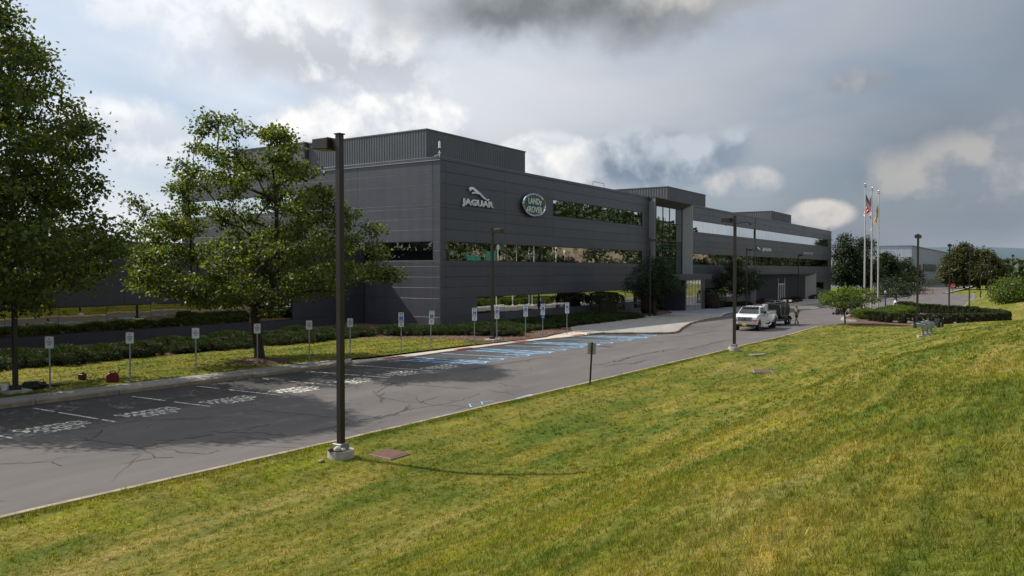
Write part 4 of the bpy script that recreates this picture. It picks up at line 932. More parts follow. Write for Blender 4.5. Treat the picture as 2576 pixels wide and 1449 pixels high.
# trees at the far end of the facade
for i, (lx, ly, hh, wd, lab, sd_) in enumerate(((213, 39.6, 14.4, 4.5, 'tall dark tree at the far corner of the office building', 51), (222, 36.8, 14.5, 4.7, 'tall dark tree just behind the three flagpoles', 52), (234, 33.4, 10.4, 3.6, 'shorter dark tree right of the flagpoles in the far group', 53))):
    tree('dark_tree', lab, (lx, ly, -.9), [(1.6,.8,.8),(2.6,wd*.8,wd*.8),(4,wd,wd),(6,wd*.95,wd*.9),(8,wd*.72,wd*.66),(hh-1.2,wd*.4,wd*.4),(hh,.4,.4)], 170, 80, (.28,.5), .24, 1.5, darkleaf_m, sd_, group='dark trees at the end of the facade', sx=.7, sz=.4, tip=.02)
for i, (lx, ly, hh, wd, lab, sd_) in enumerate(((262, 36.2, 11.0, 3.8, 'pointed small tree before the low grey wall of the warehouse', 54), (275, 33.8, 9.8, 4.6, 'broad small tree before the rounded warehouse corner', 55), (258, 32.0, 5.2, 3.2, 'low dark tree behind the stop sign seen from its back', 56))):
    tree('dark_tree', lab, (lx, ly, -1.2), [(1.0,.8,.8),(2.0,wd*.9,wd*.9),(3.4,wd,wd),(hh*.62,wd*.8,wd*.75),(hh-1.3,wd*.35,wd*.3),(hh,.3,.3)], 130, 70, (.35,.6), .2, 1.2, darkleaf_m, sd_, group='dark trees before the warehouse', sx=.8, sz=.45, tip=.02)
# big round clump of trees
for i, (du, dv, hh, wd, lab) in enumerate(((-5.6, 0, 11.6, 4.6, 'leftmost tree of the big round clump by the far road'), (-1.8, 1.5, 15.0, 5.4, 'tallest tree in the middle of the big round clump'), (2.4, 0, 14.6, 5.6, 'second tall tree of the big round clump, right of its peak'), (6.0, 2, 11.8, 4.6, 'rightmost tree of the big round clump by the far road'), (0.2, -3, 9.0, 5.6, 'low front tree of the big round clump with bare trunk showing'))):
    cx, cy = 307+RGT[0]*du+FWD[0]*dv, 17.6+RGT[1]*du+FWD[1]*dv
    tree('round_tree', lab, (cx, cy, -1.25), [(2.2,wd*.5,wd*.5),(3.2,wd*.95,wd*.95),(5,wd,wd),(hh*.6,wd*.95,wd*.95),(hh*.8,wd*.66,wd*.66),(hh*.93,wd*.32,wd*.32),(hh,.3,.3)], 170, 80, (.4,.75), .34, 2.0, olive_m, 60+i, group='clump of round trees', sx=.8, sz=.5, tip=.025)
# bush on the right-hand bank
tree('bush', 'bright leafy bush on the bank at the right edge', (126, 2.2, zl(126, 2.2)-.1), [(.1,2.2,2.2),(.8,3.0,3.0),(1.6,3.2,3.2),(2.4,2.6,2.6),(3.1,1.4,1.4),(3.5,.4,.4)], 120, 46, (.18,.34), .07, .1, locust_m, 71, 'bush', sx=.42, sz=.3, leader=.5)
# ---- shrubs: spiky junipers (three shapes, copied)
def shrub_mesh(name, m, r, n, rx, ry, rz_, L0, L1, lobes=0, box=False, upv=.5, asp=.35):
    d = rdir(r, n, -.25)
    if box:
        q = np.sign(d)*np.abs(d)**.55; q /= np.max(np.abs(q), axis=1)[:, None]**.55; P = q*np.array([rx, ry, rz_])*.82
    else: P = d*np.array([rx, ry, rz_])*(r.uniform(.45, 1, n)**.35)[:, None]
    if lobes:
        k = .78+.3*np.sin(d[:, 0]*4.1+1+lobes)*np.cos(d[:, 1]*3.7+lobes*2)+.12*np.sin(d[:, 0]*9+lobes)
        P *= np.stack([k, k, .75+.35*k], 1)
    P[:, 2] += rz_*(.95 if box else .35); P[:, 2] = np.maximum(P[:, 2], .02)
    dr = d*np.array([1, 1, .7])+np.array([0, 0, upv])+r.normal(0, .38, (n, 3)); nr = rdir(r, n)*.6+d+np.array([0,0,.3])
    Ls = r.uniform(L0, L1, n); V, F = kites(P, nr, dr, Ls, Ls*asp, .1)
    return V, F
def shrub(name, label, cat, m, seed, n, rx, ry, rz_, L0, L1, lobes=0, box=False, group=None, upv=.5, asp=.35, inner=True):
    r = np.random.default_rng(seed); V, F = shrub_mesh(name, m, r, n, rx, ry, rz_, L0, L1, lobes, box, upv, asp)
    t = thing(name, label, cat, (0,0,0), 0, group); link('foliage', np_mesh('foliage', V, F, m), t)
    mb = MB()
    for k in range(6):
        a = k*1.05; mb.tube([(0,0,-.05), (rx*.35*math.cos(a), ry*.35*math.sin(a), rz_*.45), (rx*.7*math.cos(a), ry*.7*math.sin(a), rz_*(.8 if not box else 1.2))], [.03,.022,.01], 5)
    if inner: mb.lathe([(rx*.5, .02), (rx*.62, rz_*.4), (rx*.5, rz_*(.8 if not box else 1.4)), (.05, rz_*(.95 if not box else 1.7))], (0,0,0), 9)
    mb.build('branches', bark_m, t); return t
JG = 'junipers in the beds along the building'
jun = [shrub('juniper', 'x', 'shrub', juniper_m, 80+i, 6500, 1.45, 1.25, .62, .08, .22, lobes=i+1, group=JG, upv=.25, asp=.17) for i in range(3)]
used = [False]*3
def put_j(x_, y_, s, label, sz=1.0):
    k = random.randrange(3)
    place(jun[k], not used[k], (x_, y_, float(zr(x_))+.10), random.uniform(0, 6.3), label, (s, s, s*sz*(.8 if x_ < 44 else .66))); used[k] = True
jr = random.Random(5)
for rowi, (yb, lab) in enumerate(((40.9, 'juniper in the front row under the lower wing windows'), (42.6, 'juniper in the second row under the lower wing windows'))):
    for k in range(19):
        xx = 7+k*2.05+jr.uniform(-.4, .4)+rowi*.7
        yy = yb+jr.uniform(-.25, .25)-(1.1 if xx > 30 and rowi == 0 else 0.4 if xx > 20 and rowi == 0 else 0)
        if xx < 43.5: put_j(xx, yy, jr.uniform(.85, 1.12), lab, jr.uniform(.85, 1.15))
for (x0, y0, x1, y1, n, lab) in ((43.4, 38.6, 46.6, 35.6, 4, 'sunlit juniper at the building corner above the mulch'), (46.8, 34.8, 47.6, 31.6, 3, 'sunlit juniper at the end of the bed beside the facade lamp'), (45.6, 40.6, 48.6, 37.2, 4, 'juniper close behind the front ones at the building corner'), (49.2, 33.0, 78.5, 35.9, 16, 'juniper in the front row below the facade, beside the entrance walk'), (49.3, 35.0, 79.5, 38.0, 16, 'juniper in the middle row below the facade'), (50.5, 37.2, 80.5, 40.0, 16, 'juniper in the back row against the facade')):
    for k in range(n):
        t = k/(n-1); put_j(x0+(x1-x0)*t+jr.uniform(-.3, .3), y0+(y1-y0)*t+jr.uniform(-.3, .3), jr.uniform(.9, 1.15), lab, jr.uniform(.8, 1.1))
for k in range(9):
    put_j(109.5+k*2.8+jr.uniform(-.4,.4), 40.3+jr.uniform(-.2,.2), 1.0, 'juniper in the bed right of the entrance, under the dark ornamental tree', 1.0)
# dark clipped rounds beside the lobby
for i, (xx, yy, rx, hh, lab) in enumerate(((79.5, 39.4, 1.75, 2.6, 'large dark rounded yew left of the ornamental tree by the facade'), (89.0, 38.6, 1.7, 2.7, 'large dark rounded yew between ornamental tree and lobby wall'), (111.3, 38.6, 1.9, 2.9, 'large dark rounded yew just right of the entrance doors'))):
    t = shrub('rounded_yew', lab, 'shrub', yew_m, 90+i, 3200, rx, rx, hh/2, .12, .26, box=True, group='dark rounded yews by the entrance', upv=.2, asp=.4); t.location = (xx, yy, float(zr(xx))+.1)
# clipped box shrubs round the loop: front row, back row
bx = [shrub('clipped_shrub', 'x', 'shrub', yew_m, 95+i, 2300, .70, .72, .50, .07, .17, lobes=0, box=True, group='clipped shrubs round the flag bed', upv=.25, asp=.42) for i in range(2)]; ub = [False]*2
def put_b(x_, y_, s, sz, label, z):
    k = random.randrange(2); place(bx[k], not ub[k], (x_, y_, z), random.uniform(-.3, .3), label, (s, s, sz)); ub[k] = True
FR = np.array([(88.6,14.0),(86.6,13.0),(85.0,12.1),(84.6,11.0),(84.4,9.9),(84.5,8.8),(84.9,7.6),(85.6,6.4),(86.9,5.2),(88.6,4.2),(90.4,3.4),(92.4,2.8)])
sg = np.concatenate([[0], np.cumsum(np.hypot(*np.diff(FR, axis=0).T))])
for k, t in enumerate(np.arange(.3, sg[-1], 1.34)):
    xx, yy = np.interp(t, sg, FR[:, 0]), np.interp(t, sg, FR[:, 1]); put_b(xx, yy, jr.uniform(.92, 1.06), jr.uniform(.92, 1.06)*(1 if t < 9 else 1.1), 'clipped shrub in the front row above the floodlights', float(zr(xx))+.15)
BR = np.array([(93.6,2.7),(97,3.0),(101,3.6),(105,4.6),(108.5,6.4),(111.5,8.6),(115,11.0),(120,13.2),(126,15.0),(131.5,16.4)])
sg = np.concatenate([[0], np.cumsum(np.hypot(*np.diff(BR, axis=0).T))])
for k, t in enumerate(np.arange(.2, sg[-1], 1.5)):
    xx, yy = np.interp(t, sg, BR[:, 0]), np.interp(t, sg, BR[:, 1]); s = jr.uniform(1.05, 1.2)
    put_b(xx, yy, s, s*1.08, 'clipped shrub in the curved back row beside the far driveway', float(zr(xx))+.05)
gs = [shrub('golden_juniper', 'x', 'shrub', gold_m, 100+i, 4600, 1.5, 1.3, .62, .08, .22, lobes=i+1, group='golden junipers on the flag island', upv=.35) for i in range(2)]; ug = [False]*2
for k, (xx, yy) in enumerate(((93.2,13.9),(95.4,13.6),(98,14.0),(100.6,13.8),(103.4,14.1),(106.2,13.6),(109,13.4),(112,13.3),(95,15.6),(104.8,15.2),(108.5,15.0),(111.8,15.1),(115,14.5),(92,14.9))):
    q = k % 2; s = jr.uniform(.9, 1.15); place(gs[q], not ug[q], (xx, yy, float(zr(xx))+.1), jr.uniform(0, 6), 'spreading golden green juniper on the flag island', (s, s, s*1.1)); ug[q] = True
bs = shrub('burgundy_shrub', 'x', 'shrub', burg_m, 110, 1500, 1.5, .8, .45, .1, .22, lobes=1, group='low burgundy shrubs on the showroom walk', upv=.3)
for k, (xx, yy, lab) in enumerate(((141.5,40.0,'burgundy shrub at the showroom corner behind the black tank'),(148.5,38.2,'burgundy shrub nearest the lamp on the showroom walk'),(151.5,38.0,'burgundy shrub second from the lamp on the showroom walk'),(155,38.2,'burgundy shrub before the white showroom doors'),(158.5,38.2,'burgundy shrub at the right end of the long planting'),(174,38.6,'burgundy shrub alone before the splayed right jamb'))):
    place(bs, k == 0, (xx, yy, float(zr(xx))+.1), .1, lab, (1.25, 1.2, 1.3))
# mulch ring under the smaller maple
mb = MB(); mb.lathe([(1.55, -.02), (1.2, .09), (.6, .17), (.25, .2)], (0,0,0), 18); tag(mb.build('mulch_ring', mulch_m, loc=(26.9, 32.8, .16)), kind='structure')
mb = MB(); mb.lathe([(1.1, -.05), (.8, .05), (.1, .09)], (0,0,0), 14); tag(mb.build('mulch_ring', mulch_m, loc=(79.1, 14.6, zl(79.1,14.5)+.02)), kind='structure')
# bark chips on the sunlit mulch
r = np.random.default_rng(9); n = 9000
P = np.stack([r.uniform(40, 56, n), r.uniform(29.2, 39, n), np.full(n, .15)], 1); P[:, 2] += zr(P[:, 0])
d = rdir(r, n); d[:, 2] *= .25; V, F = kites(P, np.tile([0,0,1.], (n,1))+rdir(r, n)*.4, d, r.uniform(.07, .18, n), r.uniform(.03, .06, n), .1)
tag(link('bark_chips', np_mesh('bark_chips', V, F, leaf_mat('chip_bark', [(0,(.07,.045,.033)),(.6,(.15,.10,.075)),(1,(.30,.23,.18))], 0.0, .9, .1))), kind='stuff')
# ---- grass blades on the bank, dense where the camera stands
def blades(n, pts, hmin, hmax, wmin, wmax, r, lean=.8, k=9, spread=.45):
    """tufts: k blades round each point sharing height and lean"""
    n = len(pts); H0 = r.uniform(hmin, hmax, n)*np.where(r.uniform(0, 1, n) < .12, 1.5, 1.0); L0 = rdir(r, n); L0[:, 2] = 0; L0 *= r.uniform(.1, lean, n)[:, None]
    W0 = r.uniform(wmin, wmax, n); P = np.repeat(pts, k, 0); m = n*k; H = np.repeat(H0, k)*r.uniform(.55, 1.15, m); w = np.repeat(W0, k)
    sp_ = np.repeat(H0, k)[:, None]*spread; P = P+np.concatenate([r.normal(0, 1, (m, 2))*sp_, np.zeros((m, 1))], 1)
    a = r.uniform(0, 2*math.pi, m); b = np.stack([np.cos(a), np.sin(a), np.zeros(m)], 1)*w[:, None]/2; ld = rdir(r, m); ld[:, 2] = 0
    tip = P+np.array([0, 0, 1])*H[:, None]+(np.repeat(L0, k, 0)+ld*.45)*H[:, None]
    return np.stack([P-b, P+b, tip], 1).reshape(-1, 3)
r = np.random.default_rng(13); VV = []
def visible(P):
    d = np.stack([P[:, 0], P[:, 1]], 1); w = d@FWD; l = d@RGT; return (w > 2) & (np.abs(l) < w*.70+1.0)
for (d0, d1, dens, hh, ww) in ((3.5, 8, 340, (.035, .075), (.005, .010)), (8, 13, 170, (.035, .075), (.007, .013)), (13, 22, 62, (.04, .085), (.011, .020)), (22, 40, 16, (.045, .09), (.020, .036)), (40, 80, 3.4, (.05, .10), (.035, .06))):
    n = int(dens*math.radians(76)*(d1*d1-d0*d0)/2); th = r.uniform(YAW-R(38), YAW+R(38), n); ds = np.sqrt(r.uniform(d0*d0, d1*d1, n))
    P = np.stack([np.cos(th)*ds, np.sin(th)*ds], 1); dd = yk(P[:, 0])-P[:, 1]; ok = (dd > .16) & visible(P)
    ok &= ~((P[:, 0] > 77) & (dd < 6.5)); P = P[ok]
    cov = ~((P[:,0] > 15.0) & (P[:,0] < 15.95) & (P[:,1] > 13.5) & (P[:,1] < 14.4)); P = P[cov]
    z = zg(P[:, 0], P[:, 1])-.008; VV.append(blades(len(P), np.column_stack([P, z]), *hh, *ww, r))
# shaggy fringe along the kerb and on the verge
n = 3200; xx = r.uniform(5, 60, n); P = np.stack([xx, yk(xx)-.13-np.abs(r.normal(.0, .10, n))+.05*np.sin(xx*2.1)*np.sin(xx*.7)], 1); VV.append(blades(n, np.column_stack([P, zg(P[:, 0], P[:, 1])]), .05, .10, .008, .018, r, .9))
n = 5200; xx = r.uniform(11, 43, n); y0 = np.interp(xx, [14, 22, 28, 31.6, 41.3], [31.42, 31.05, 30.75, 29.8, 29.45]); y1 = np.interp(xx, [11, 20, 32, 39, 41.5, 43], [40.6, 39.9, 39.1, 38.7, 36, 33]); P = np.stack([xx, y0+(y1-y0)*r.uniform(0, 1, n)], 1)
P = P[P[:, 1] < y1]; VV.append(blades(len(P), np.column_stack([P, np.full(len(P), .155)]), .04, .08, .02, .045, r))
V = np.concatenate(VV); tag(link('grass', np_mesh('grass', V, np.arange(len(V)).reshape(-1, 3), blade_m)), kind='stuff')
# ---- distance: hill with woods behind the camera (mirrored in the windows) and far woods
def woods(name, rows, r, n, size, kindm=forest_m):
    """rows: function giving n random points and a local height"""
    P, H_ = rows(n); nc = 9; C = np.repeat(P, nc, 0); Hc = np.repeat(H_, nc)
    k = r.uniform(0, 1, len(C)); a = r.uniform(0, 6.28, len(C)); rad = np.sin(np.clip(k, .05, 1)*math.pi*.85+.25)*Hc*.30
    C = C+np.stack([np.cos(a)*rad, np.sin(a)*rad, Hc*(.18+.82*k)], 1); nr = rdir(r, len(C))+np.array([0,0,.4]); d = rdir(r, len(C))
    Ls = r.uniform(size*.6, size*1.3, len(C)); V, F = kites(C-d*Ls[:, None]*.45, nr, d, Ls, Ls*.85, .2)
    return tag(link(name, np_mesh(name, V, F, kindm)), kind='stuff')
hx = np.linspace(40, 1100, 90); hd = np.array([0, 6, 14, 26, 45, 80, 140]); HT = lambda v: np.interp(v, [40, 120, 300, 425, 475, 545, 640, 760, 1100], [24, 36, 41, 40, 38, 27, 23.5, 21.5, 18])
Hx, Hd = np.meshgrid(hx, hd, indexing='ij'); Hy = -74-Hd; Hz = -2+HT(Hx)*np.interp(Hd, [0, 6, 14, 26, 45, 80, 140], [0, .18, .42, .62, .82, .97, 1.0])
Hz += 1.6*np.sin(Hx*.09)*np.sin(Hd*.2+Hx*.03)
V = np.stack([Hx, Hy, Hz], -1).reshape(-1, 3); nd = len(hd); I = np.arange(len(hx)-1)[:, None]*nd+np.arange(nd-1)[None, :]; F = np.stack([I, I+nd, I+nd+1, I+1], -1).reshape(-1, 4)
rock_m = mat('cut_rock', (.15, .112, .075), .95, 0, .1, var=.45, vscale=.16, bump=1.0, bscale=.8)
hm = np_mesh('hill', V, F[:, ::-1], rock_m); tag(link('hill', hm), kind='structure')
def hill_rows(n):
    a = r.uniform(45, 1000, n); q = r.uniform(0, 1, n)**1.2*66; bare = (np.sin(a*.045)+.6*np.sin(a*.11+1) > .72) & (q < 16); a, q = a[~bare], q[~bare]
    z = -2+HT(a)*np.interp(q, [0, 6, 14, 26, 45, 80], [0, .18, .42, .62, .82, .97]); return np.stack([a, -74-q, z], 1), r.uniform(6, 11.5, len(a))
woods('hillside_woods', hill_rows, r, 6200, 2.2)
def side_rows(n): return np.stack([r.uniform(-190, -35, n), r.uniform(100, 240, n), np.full(n, -1.5)], 1), r.uniform(11, 19, n)
woods('side_woods', side_rows, r, 900, 2.4)
mb = MB(); mb.box(20, 1100, -74, -40, -1.2, -.9); tag(mb.build('highway', walk_m), kind='structure')
def far_rows(n):
    a = r.uniform(430, 1500, n); y_ = r.uniform(-150, 40, n)*(a/700); return np.stack([a, y_, np.full(n, -2.0)], 1), r.uniform(9, 15, n)*np.interp(a, [430, 1500], [.8, 1.7])
woods('far_woods', far_rows, r, 2600, 3.4)
hx = np.linspace(-3600, 3600, 60); V = []; 
for v in hx: V += [(3600, v, -6), (3600, v, 62+26*math.sin(v*.0016+1.1)+10*math.sin(v*.0057)), (4300, v, 40)]
F = [(3*i+k, 3*i+k+3, 3*i+k+4, 3*i+k+1) for i in range(59) for k in (0, 1)]
tag(link('hills', np_mesh('hills', np.array(V, float), np.array(F), mat('blue_hills', (.10, .14, .17), .95))), kind='structure')
# ================================================================== STREET LAMPS
def lamp(label, x_, y_, z_, H, heads, base='round', pw=.16, group='shoebox lamps on square posts'):
    t = thing('street_lamp', label, 'lamp', (x_, y_, z_), 0, group); h = pw/2; bz = 0
    if base == 'round':
        mb = MB(); mb.lathe([(.335, -.6), (.335, .24), (.325, .26), (.0, .262)], (0,0,0), 24); mb.build('concrete_base', conc_m, t, smooth=True); bz = .26
    elif base == 'low':
        mb = MB(); mb.box(-.42, .42, -.42, .42, -.3, .12); mb.build('concrete_base', conc_m, t, bevel=.02); bz = .12
    mb = MB(); mb.box(-h*1.9, h*1.9, -h*1.9, h*1.9, bz+.0005, bz+.17); mb.build('base_cover', grey_m if base == 'round' else bronze_m, t, bevel=.008)
    mb = MB(); mb.box(-h, h, -h, h, bz+.16, H-.03); mb.build('post', bronze_m, t, bevel=.012)
    mb = MB(); mb.box(-h*1.25, h*1.25, -h*1.25, h*1.25, H-.0295, H); mb.build('post_cap', bronze_m, t)
    mb = MB(); mb.box(-h*.5, h*.5, -h-.004, -h, bz+.5, bz+.75); mb.build('hand_hole', bronze_m, t)
    for a in heads:
        hd = MB(); hd.hexa([(h+.14,-.21,H-.40),(h+.70,-.21,H-.36),(h+.70,.21,H-.36),(h+.14,.21,H-.40)], [(h+.14,-.21,H-.09),(h+.70,-.21,H-.09),(h+.70,.21,H-.09),(h+.14,.21,H-.09)])
        o = hd.build('lamp_head', bronze_m, t, bevel=.02); o.rotation_euler = (0, 0, R(a))
        ar = MB(); ar.box(h, h+.145, -.07, .07, H-.34, H-.13); q = ar.build('arm', bronze_m, o)
        ln = MB(); ln.hexa([(h+.20,-.16,H-.405),(h+.64,-.16,H-.375),(h+.64,.16,H-.375),(h+.20,.16,H-.405)], [(h+.20,-.16,H-.392),(h+.64,-.16,H-.362),(h+.64,.16,H-.362),(h+.20,.16,H-.392)]); ln.build('lens', lens_m, o)
    return t
lamp('tall dark lamp in the foreground on a round concrete base in the grass', 14.55, 14.72, -.02, 8.27, [90])
lamp('dark lamp on the kerb beside the white pickup', 46.4, 14.75, zl(46.4, 14.75)-.05, 7.95, [90])
lamp('brown lamp on the mulch in front of the lower facade windows', 43.4, 29.95, .15, 7.45, [-90], 'low')
lamp('dark lamp standing behind the maple at the left edge', 15.0, 32.35, .15, 8.3, [-90], 'low')
lamp('dark lamp before the ornamental tree left of the portal', 79.9, 34.6, float(zr(80))+.15, 8.5, [-90], 'low', .15)
lamp('dark lamp right of the canopy, behind the white pickup', 101.7, 30.8, float(zr(102))+.1, 8.2, [-90], 'low', .15)
lamp('dark lamp on the showroom walk under the silver letters', 154.2, 37.0, float(zr(154))+.1, 9.0, [-90], None, .15)
lamp('tall dark lamp with two heads behind the grey floodlights', 81.6, 9.0, float(zr(81))+.12, 8.4, [0, 180], 'low', .17)
lamp('dark lamp with two heads rising behind the curved shrub row', 119, 9.4, zl(119, 8.6), 9.0, [0, 180], 'low', .17)
for x_, y_, lab in ((142.4, 8.5, 'dark lamp on the grass edge nearest the grey marker post'), (186.8, 9.2, 'dark lamp just beyond the grey marker post'), (224, 9.5, 'dark lamp before the trunks of the round clump'), (272, 11.0, 'farthest dark lamp before the round clump')):
    lamp(lab, x_, y_, (zl(x_, y_) if x_ < 226 else -1.25), 9.3, [0, 180], 'low', .17)
lamp('lone dark lamp against the sky at the far right', 160, 3.2, zl(160, 3.2)-.1, 7.6-zl(160, 3.2), [0, 180], 'low', .15)
# stones left on the foremost lamp base
def stone(label, x_, y_, z_, s, seed, m, name='stone'):
    rr = np.random.default_rng(seed); bm = bmesh.new(); bmesh.ops.create_icosphere(bm, subdivisions=2, radius=1)
    k = rr.normal(0, 1, (4, 3))
    for v in bm.verts:
        p = np.array(v.co); f = 1+.16*np.sin(p@k[0]*2+1)+.12*np.sin(p@k[1]*3.3); v.co = Vector(p*f*np.array(s)); v.co.z = max(v.co.z, -s[2]*.6)
    me = bpy.data.meshes.new(name); bm.to_mesh(me); bm.free(); me.materials.append(m); me.polygons.foreach_set('use_smooth', [True]*len(me.polygons))
    return tag(link(name, me, None, (x_, y_, z_)), label, 'stone')
pale_m = mat('pale_stone', (.48, .45, .36), .85, var=.15, vscale=9, bump=.3)
stone('pale stone resting on the round concrete base of the foreground lamp', 14.33, 14.62, .30, (.105, .085, .07), 1, pale_m)
stone('smaller pale stone next to the steel base cover of the foreground lamp', 14.44, 14.53, .285, (.06, .05, .05), 2, pale_m)
stone('dark stone behind the pale one on the lamp base', 14.28, 14.78, .285, (.09, .07, .06), 3, mat('dark_stone', (.07, .05, .045), .8))
stone('small grey stone lying in the grass left of the lamp base', 13.92, 14.75, zl(13.92, 14.75)+.03, (.09, .07, .05), 4, mat('grey_stone', (.2, .17, .14), .9))
mb = MB(); mb.prism([(-.6,-.14),(-.4,-.24),(.16,-.22),(.64,-.12),(.58,.13),(.1,.2),(-.5,.18)], -.1, .07)
tag(mb.build('stone_slab', mat('slab_stone', (.2,.18,.15), .9, var=.2), bevel=.03, loc=(45.4, 13.1, zl(45.4, 13.1)), rz=-.5), 'weathered flat stone slab in the grass by the second kerb lamp', 'stone')
# utility cover and drain
t = thing('utility_cover', 'reddish ribbed square cover plate set in the grass by the foreground lamp', 'cover', (15.5, 13.93, zl(15.5, 13.93)+.035), R(2))
t.rotation_euler = (math.atan(float(zg(15.5, 14.3)-zg(15.5, 13.6))/.7), 0, 0)
mb = MB(); mb.box(-.38, .38, -.38, .38, -.15, .0); mb.build('frame', mat('cover_rim', (.30, .22, .18), .8), t)
mb = MB(); mb.box(-.35, .35, -.35, .35, -.02, .012)
for i in range(14): mb.box(-.33, .33, -.335+i*.05, -.315+i*.05, .0115, .018)
mb.build('plate', mat('cover_plate', (.19, .105, .085), .75, var=.12, vscale=8), t)
t = thing('storm_drain', 'rusty iron drain grate sunk in the swale of the grass', 'drain', (38.6, 10.9, zl(38.6, 10.9)+.03), R(20))
mb = MB(); mb.box(-.62, .62, -.45, .45, -.2, .0); mb.build('frame', mat('drain_stone', (.2, .16, .12), .9), t)
for o_ in (-.3, .3):
    mb = MB()
    for i in range(7): mb.box(o_-.26, o_+.26, -.36+i*.11, -.30+i*.11, -.01, .03)
    mb.build('grate', mat('rusty_iron', (.09, .05, .04), .8), t)
# ================================================================== SIGNS
stx = {}
def stext(s, size, m, parent, loc, bold=.003):
    k = (s, size, m.name)
    if k not in stx: stx[k] = text_mesh(s, size, .0008, bold=bold); stx[k].materials.append(m)
    o = link('lettering', stx[k], parent); o.location = loc; o.rotation_euler = (R(90), 0, 0); return o
def carpool_sign():
    t = thing('parking_sign', 'x', 'sign', (0,0,0), 0, 'carpool parking signs along the verge')
    mb = MB(); mb.prism([(-.03,-.02),(.03,-.02),(.03,.0),(.018,.0),(.018,.02),(-.018,.02),(-.018,.0),(-.03,.0)], -.3, 1.75); mb.build('post', galv_m, t)
    mb = MB(); P = []
    for cx, cz, a0 in ((.11,.19,0),(-.11,.19,90),(-.11,-.19,180),(.11,-.19,270)): P += [(cx+.045*math.cos(R(a0+a)), 1.84+cz+.045*math.sin(R(a0+a))) for a in (0, 30, 60, 90)]
    mb.prism(P, -.035, -.025, 'y'); p = mb.build('plate', signface_m, t)
    mb = MB()
    for a, b, c, d in ((-.13,.13,2.045,2.052),(-.13,.13,1.628,1.635),(-.138,-.131,1.64,2.04),(.131,.138,1.64,2.04)): mb.box(a, b, -.0365, -.0345, c, d)
    mb.build('border', ink_m, p)
    for w_, zz_ in (('LEV', 1.955), ('Carpool', 1.88), ('Parking', 1.81), ('Only', 1.735)): stext(w_, .062, ink_m, p, (0, -.0362, zz_))
    mb = MB(); mb.lathe([(.012,-.037),(.012,-.043)], (0,0,2.0), 8, 0, 'y'); mb.lathe([(.012,-.037),(.012,-.043)], (0,0,1.68), 8, 0, 'y'); mb.build('bolt', galv_m, p)
    return t
cs_ = carpool_sign()
for k, ((xx, yy), lab) in enumerate((((16.1,32.0),'white carpool sign on a steel post beside the buckets'),((19.0,31.35),'white carpool sign on a steel post beside the red fuel can'),((22.03,31.25),'white carpool sign midway between fuel can and smaller maple'),((25.44,31.3),'white carpool sign directly in front of the smaller maple trunk'),((28.54,31.1),'white carpool sign just right of the smaller maple, seen left of the foreground lamp'),((30.96,30.6),'white carpool sign nearest the accessible bays, right of the foreground lamp'))):
    place(cs_, k == 0, (xx, yy, .16), R(-58+90-6 if False else -44), lab)
    # plates face the road and the camera side
def access_sign(van=False):
    t = thing('accessible_sign', 'x', 'sign', (0,0,0), 0, 'accessible parking signs along the ramp')
    mb = MB(); mb.tube([(0,0,-.3),(0,0,2.28)], .03, 8); mb.build('post', galv_m, t)
    mb = MB(); mb.box(-.15, .15, -.045, -.035, 1.83, 2.30); p = mb.build('plate', signface_m, t)
    mb = MB(); mb.box(-.1, .1, -.048, -.0455, 1.86, 2.08); q = mb.build('blue_square', blue_m, p)
    mb = MB(); mb.tube([(-.02,-.0495,2.03),(-.01,-.0495,1.96),(.04,-.0495,1.955),(.06,-.0495,1.90)], .009, 5); mb.tube([(-.01+.045*math.cos(R(a)), -.0495, 1.92+.045*math.sin(R(a))) for a in range(130, 400, 30)], .007, 5); mb.lathe([(.014,-.048),(.014,-.052)], (-.02,0,2.055), 8, 0, 'y'); mb.build('wheelchair_mark', white_m, q)
    stext('RESERVED', .048, green_m, p, (0, -.0458, 2.225)); stext('PARKING', .048, green_m, p, (0, -.0458, 2.15))
    mb = MB(); mb.box(-.15, .15, -.043, -.034, 1.5, 1.80); p2 = mb.build('lower_plate', signface_m, t)
    stext('PENALTY', .05, ink_m, p2, (0, -.0438, 1.72)); stext('$250', .06, ink_m, p2, (0, -.0438, 1.64)); stext('FIRST OFFENSE', .03, ink_m, p2, (0, -.0438, 1.57))
    if van:
        mb = MB(); mb.lathe([(.12,-.034),(.14,-.036),(.14,-.043),(.13,-.046)], (0,0,1.36), 20, 0, 'y'); p3 = mb.build('van_plate', blue_m, t); stext('VAN', .08, white_m, p3, (0, -.0468, 1.335))
    return t
a1 = access_sign()
for k, ((xx, yy), lab) in enumerate((((34.13,29.78),'accessible parking sign farthest left, on the edge of the grass'),((36.6,29.72),'accessible parking sign leaning where grass meets mulch'),((40.9,29.6),'accessible parking sign on sunlit mulch left of the facade lamp'),((43.15,29.42),'accessible parking sign directly beside the facade lamp post'),((46.4,29.25),'accessible parking sign on shaded mulch right of the facade lamp'),((51.94,29.1),'accessible parking sign farthest right, by the corner of the entrance walk'))):
    o = place(a1, k == 0, (xx, yy, float(zr(xx))+.13), R(-44), lab)
    if k == 1: o.rotation_euler = (0, R(3.2), R(-44))
a2 = access_sign(True); a2['label'] = 'accessible parking sign with an extra round blue plate'; a2.location = (48.47, 29.12, .13); a2.rotation_euler = (0, 0, R(-44))
t = thing('road_sign', 'back of a grey sign on a leaning black post at the kerb', 'sign', (29.2, 15.28, zl(29.2, 15.28)-.02), R(-57))
t.rotation_euler = (0, R(3), R(-57))
mb = MB(); mb.prism([(-.035,-.03),(.035,-.03),(.035,-.01),(.02,-.01),(.02,.03),(-.02,.03),(-.02,-.01),(-.035,-.01)], -.2, 1.78); mb.build('post', black_m, t)
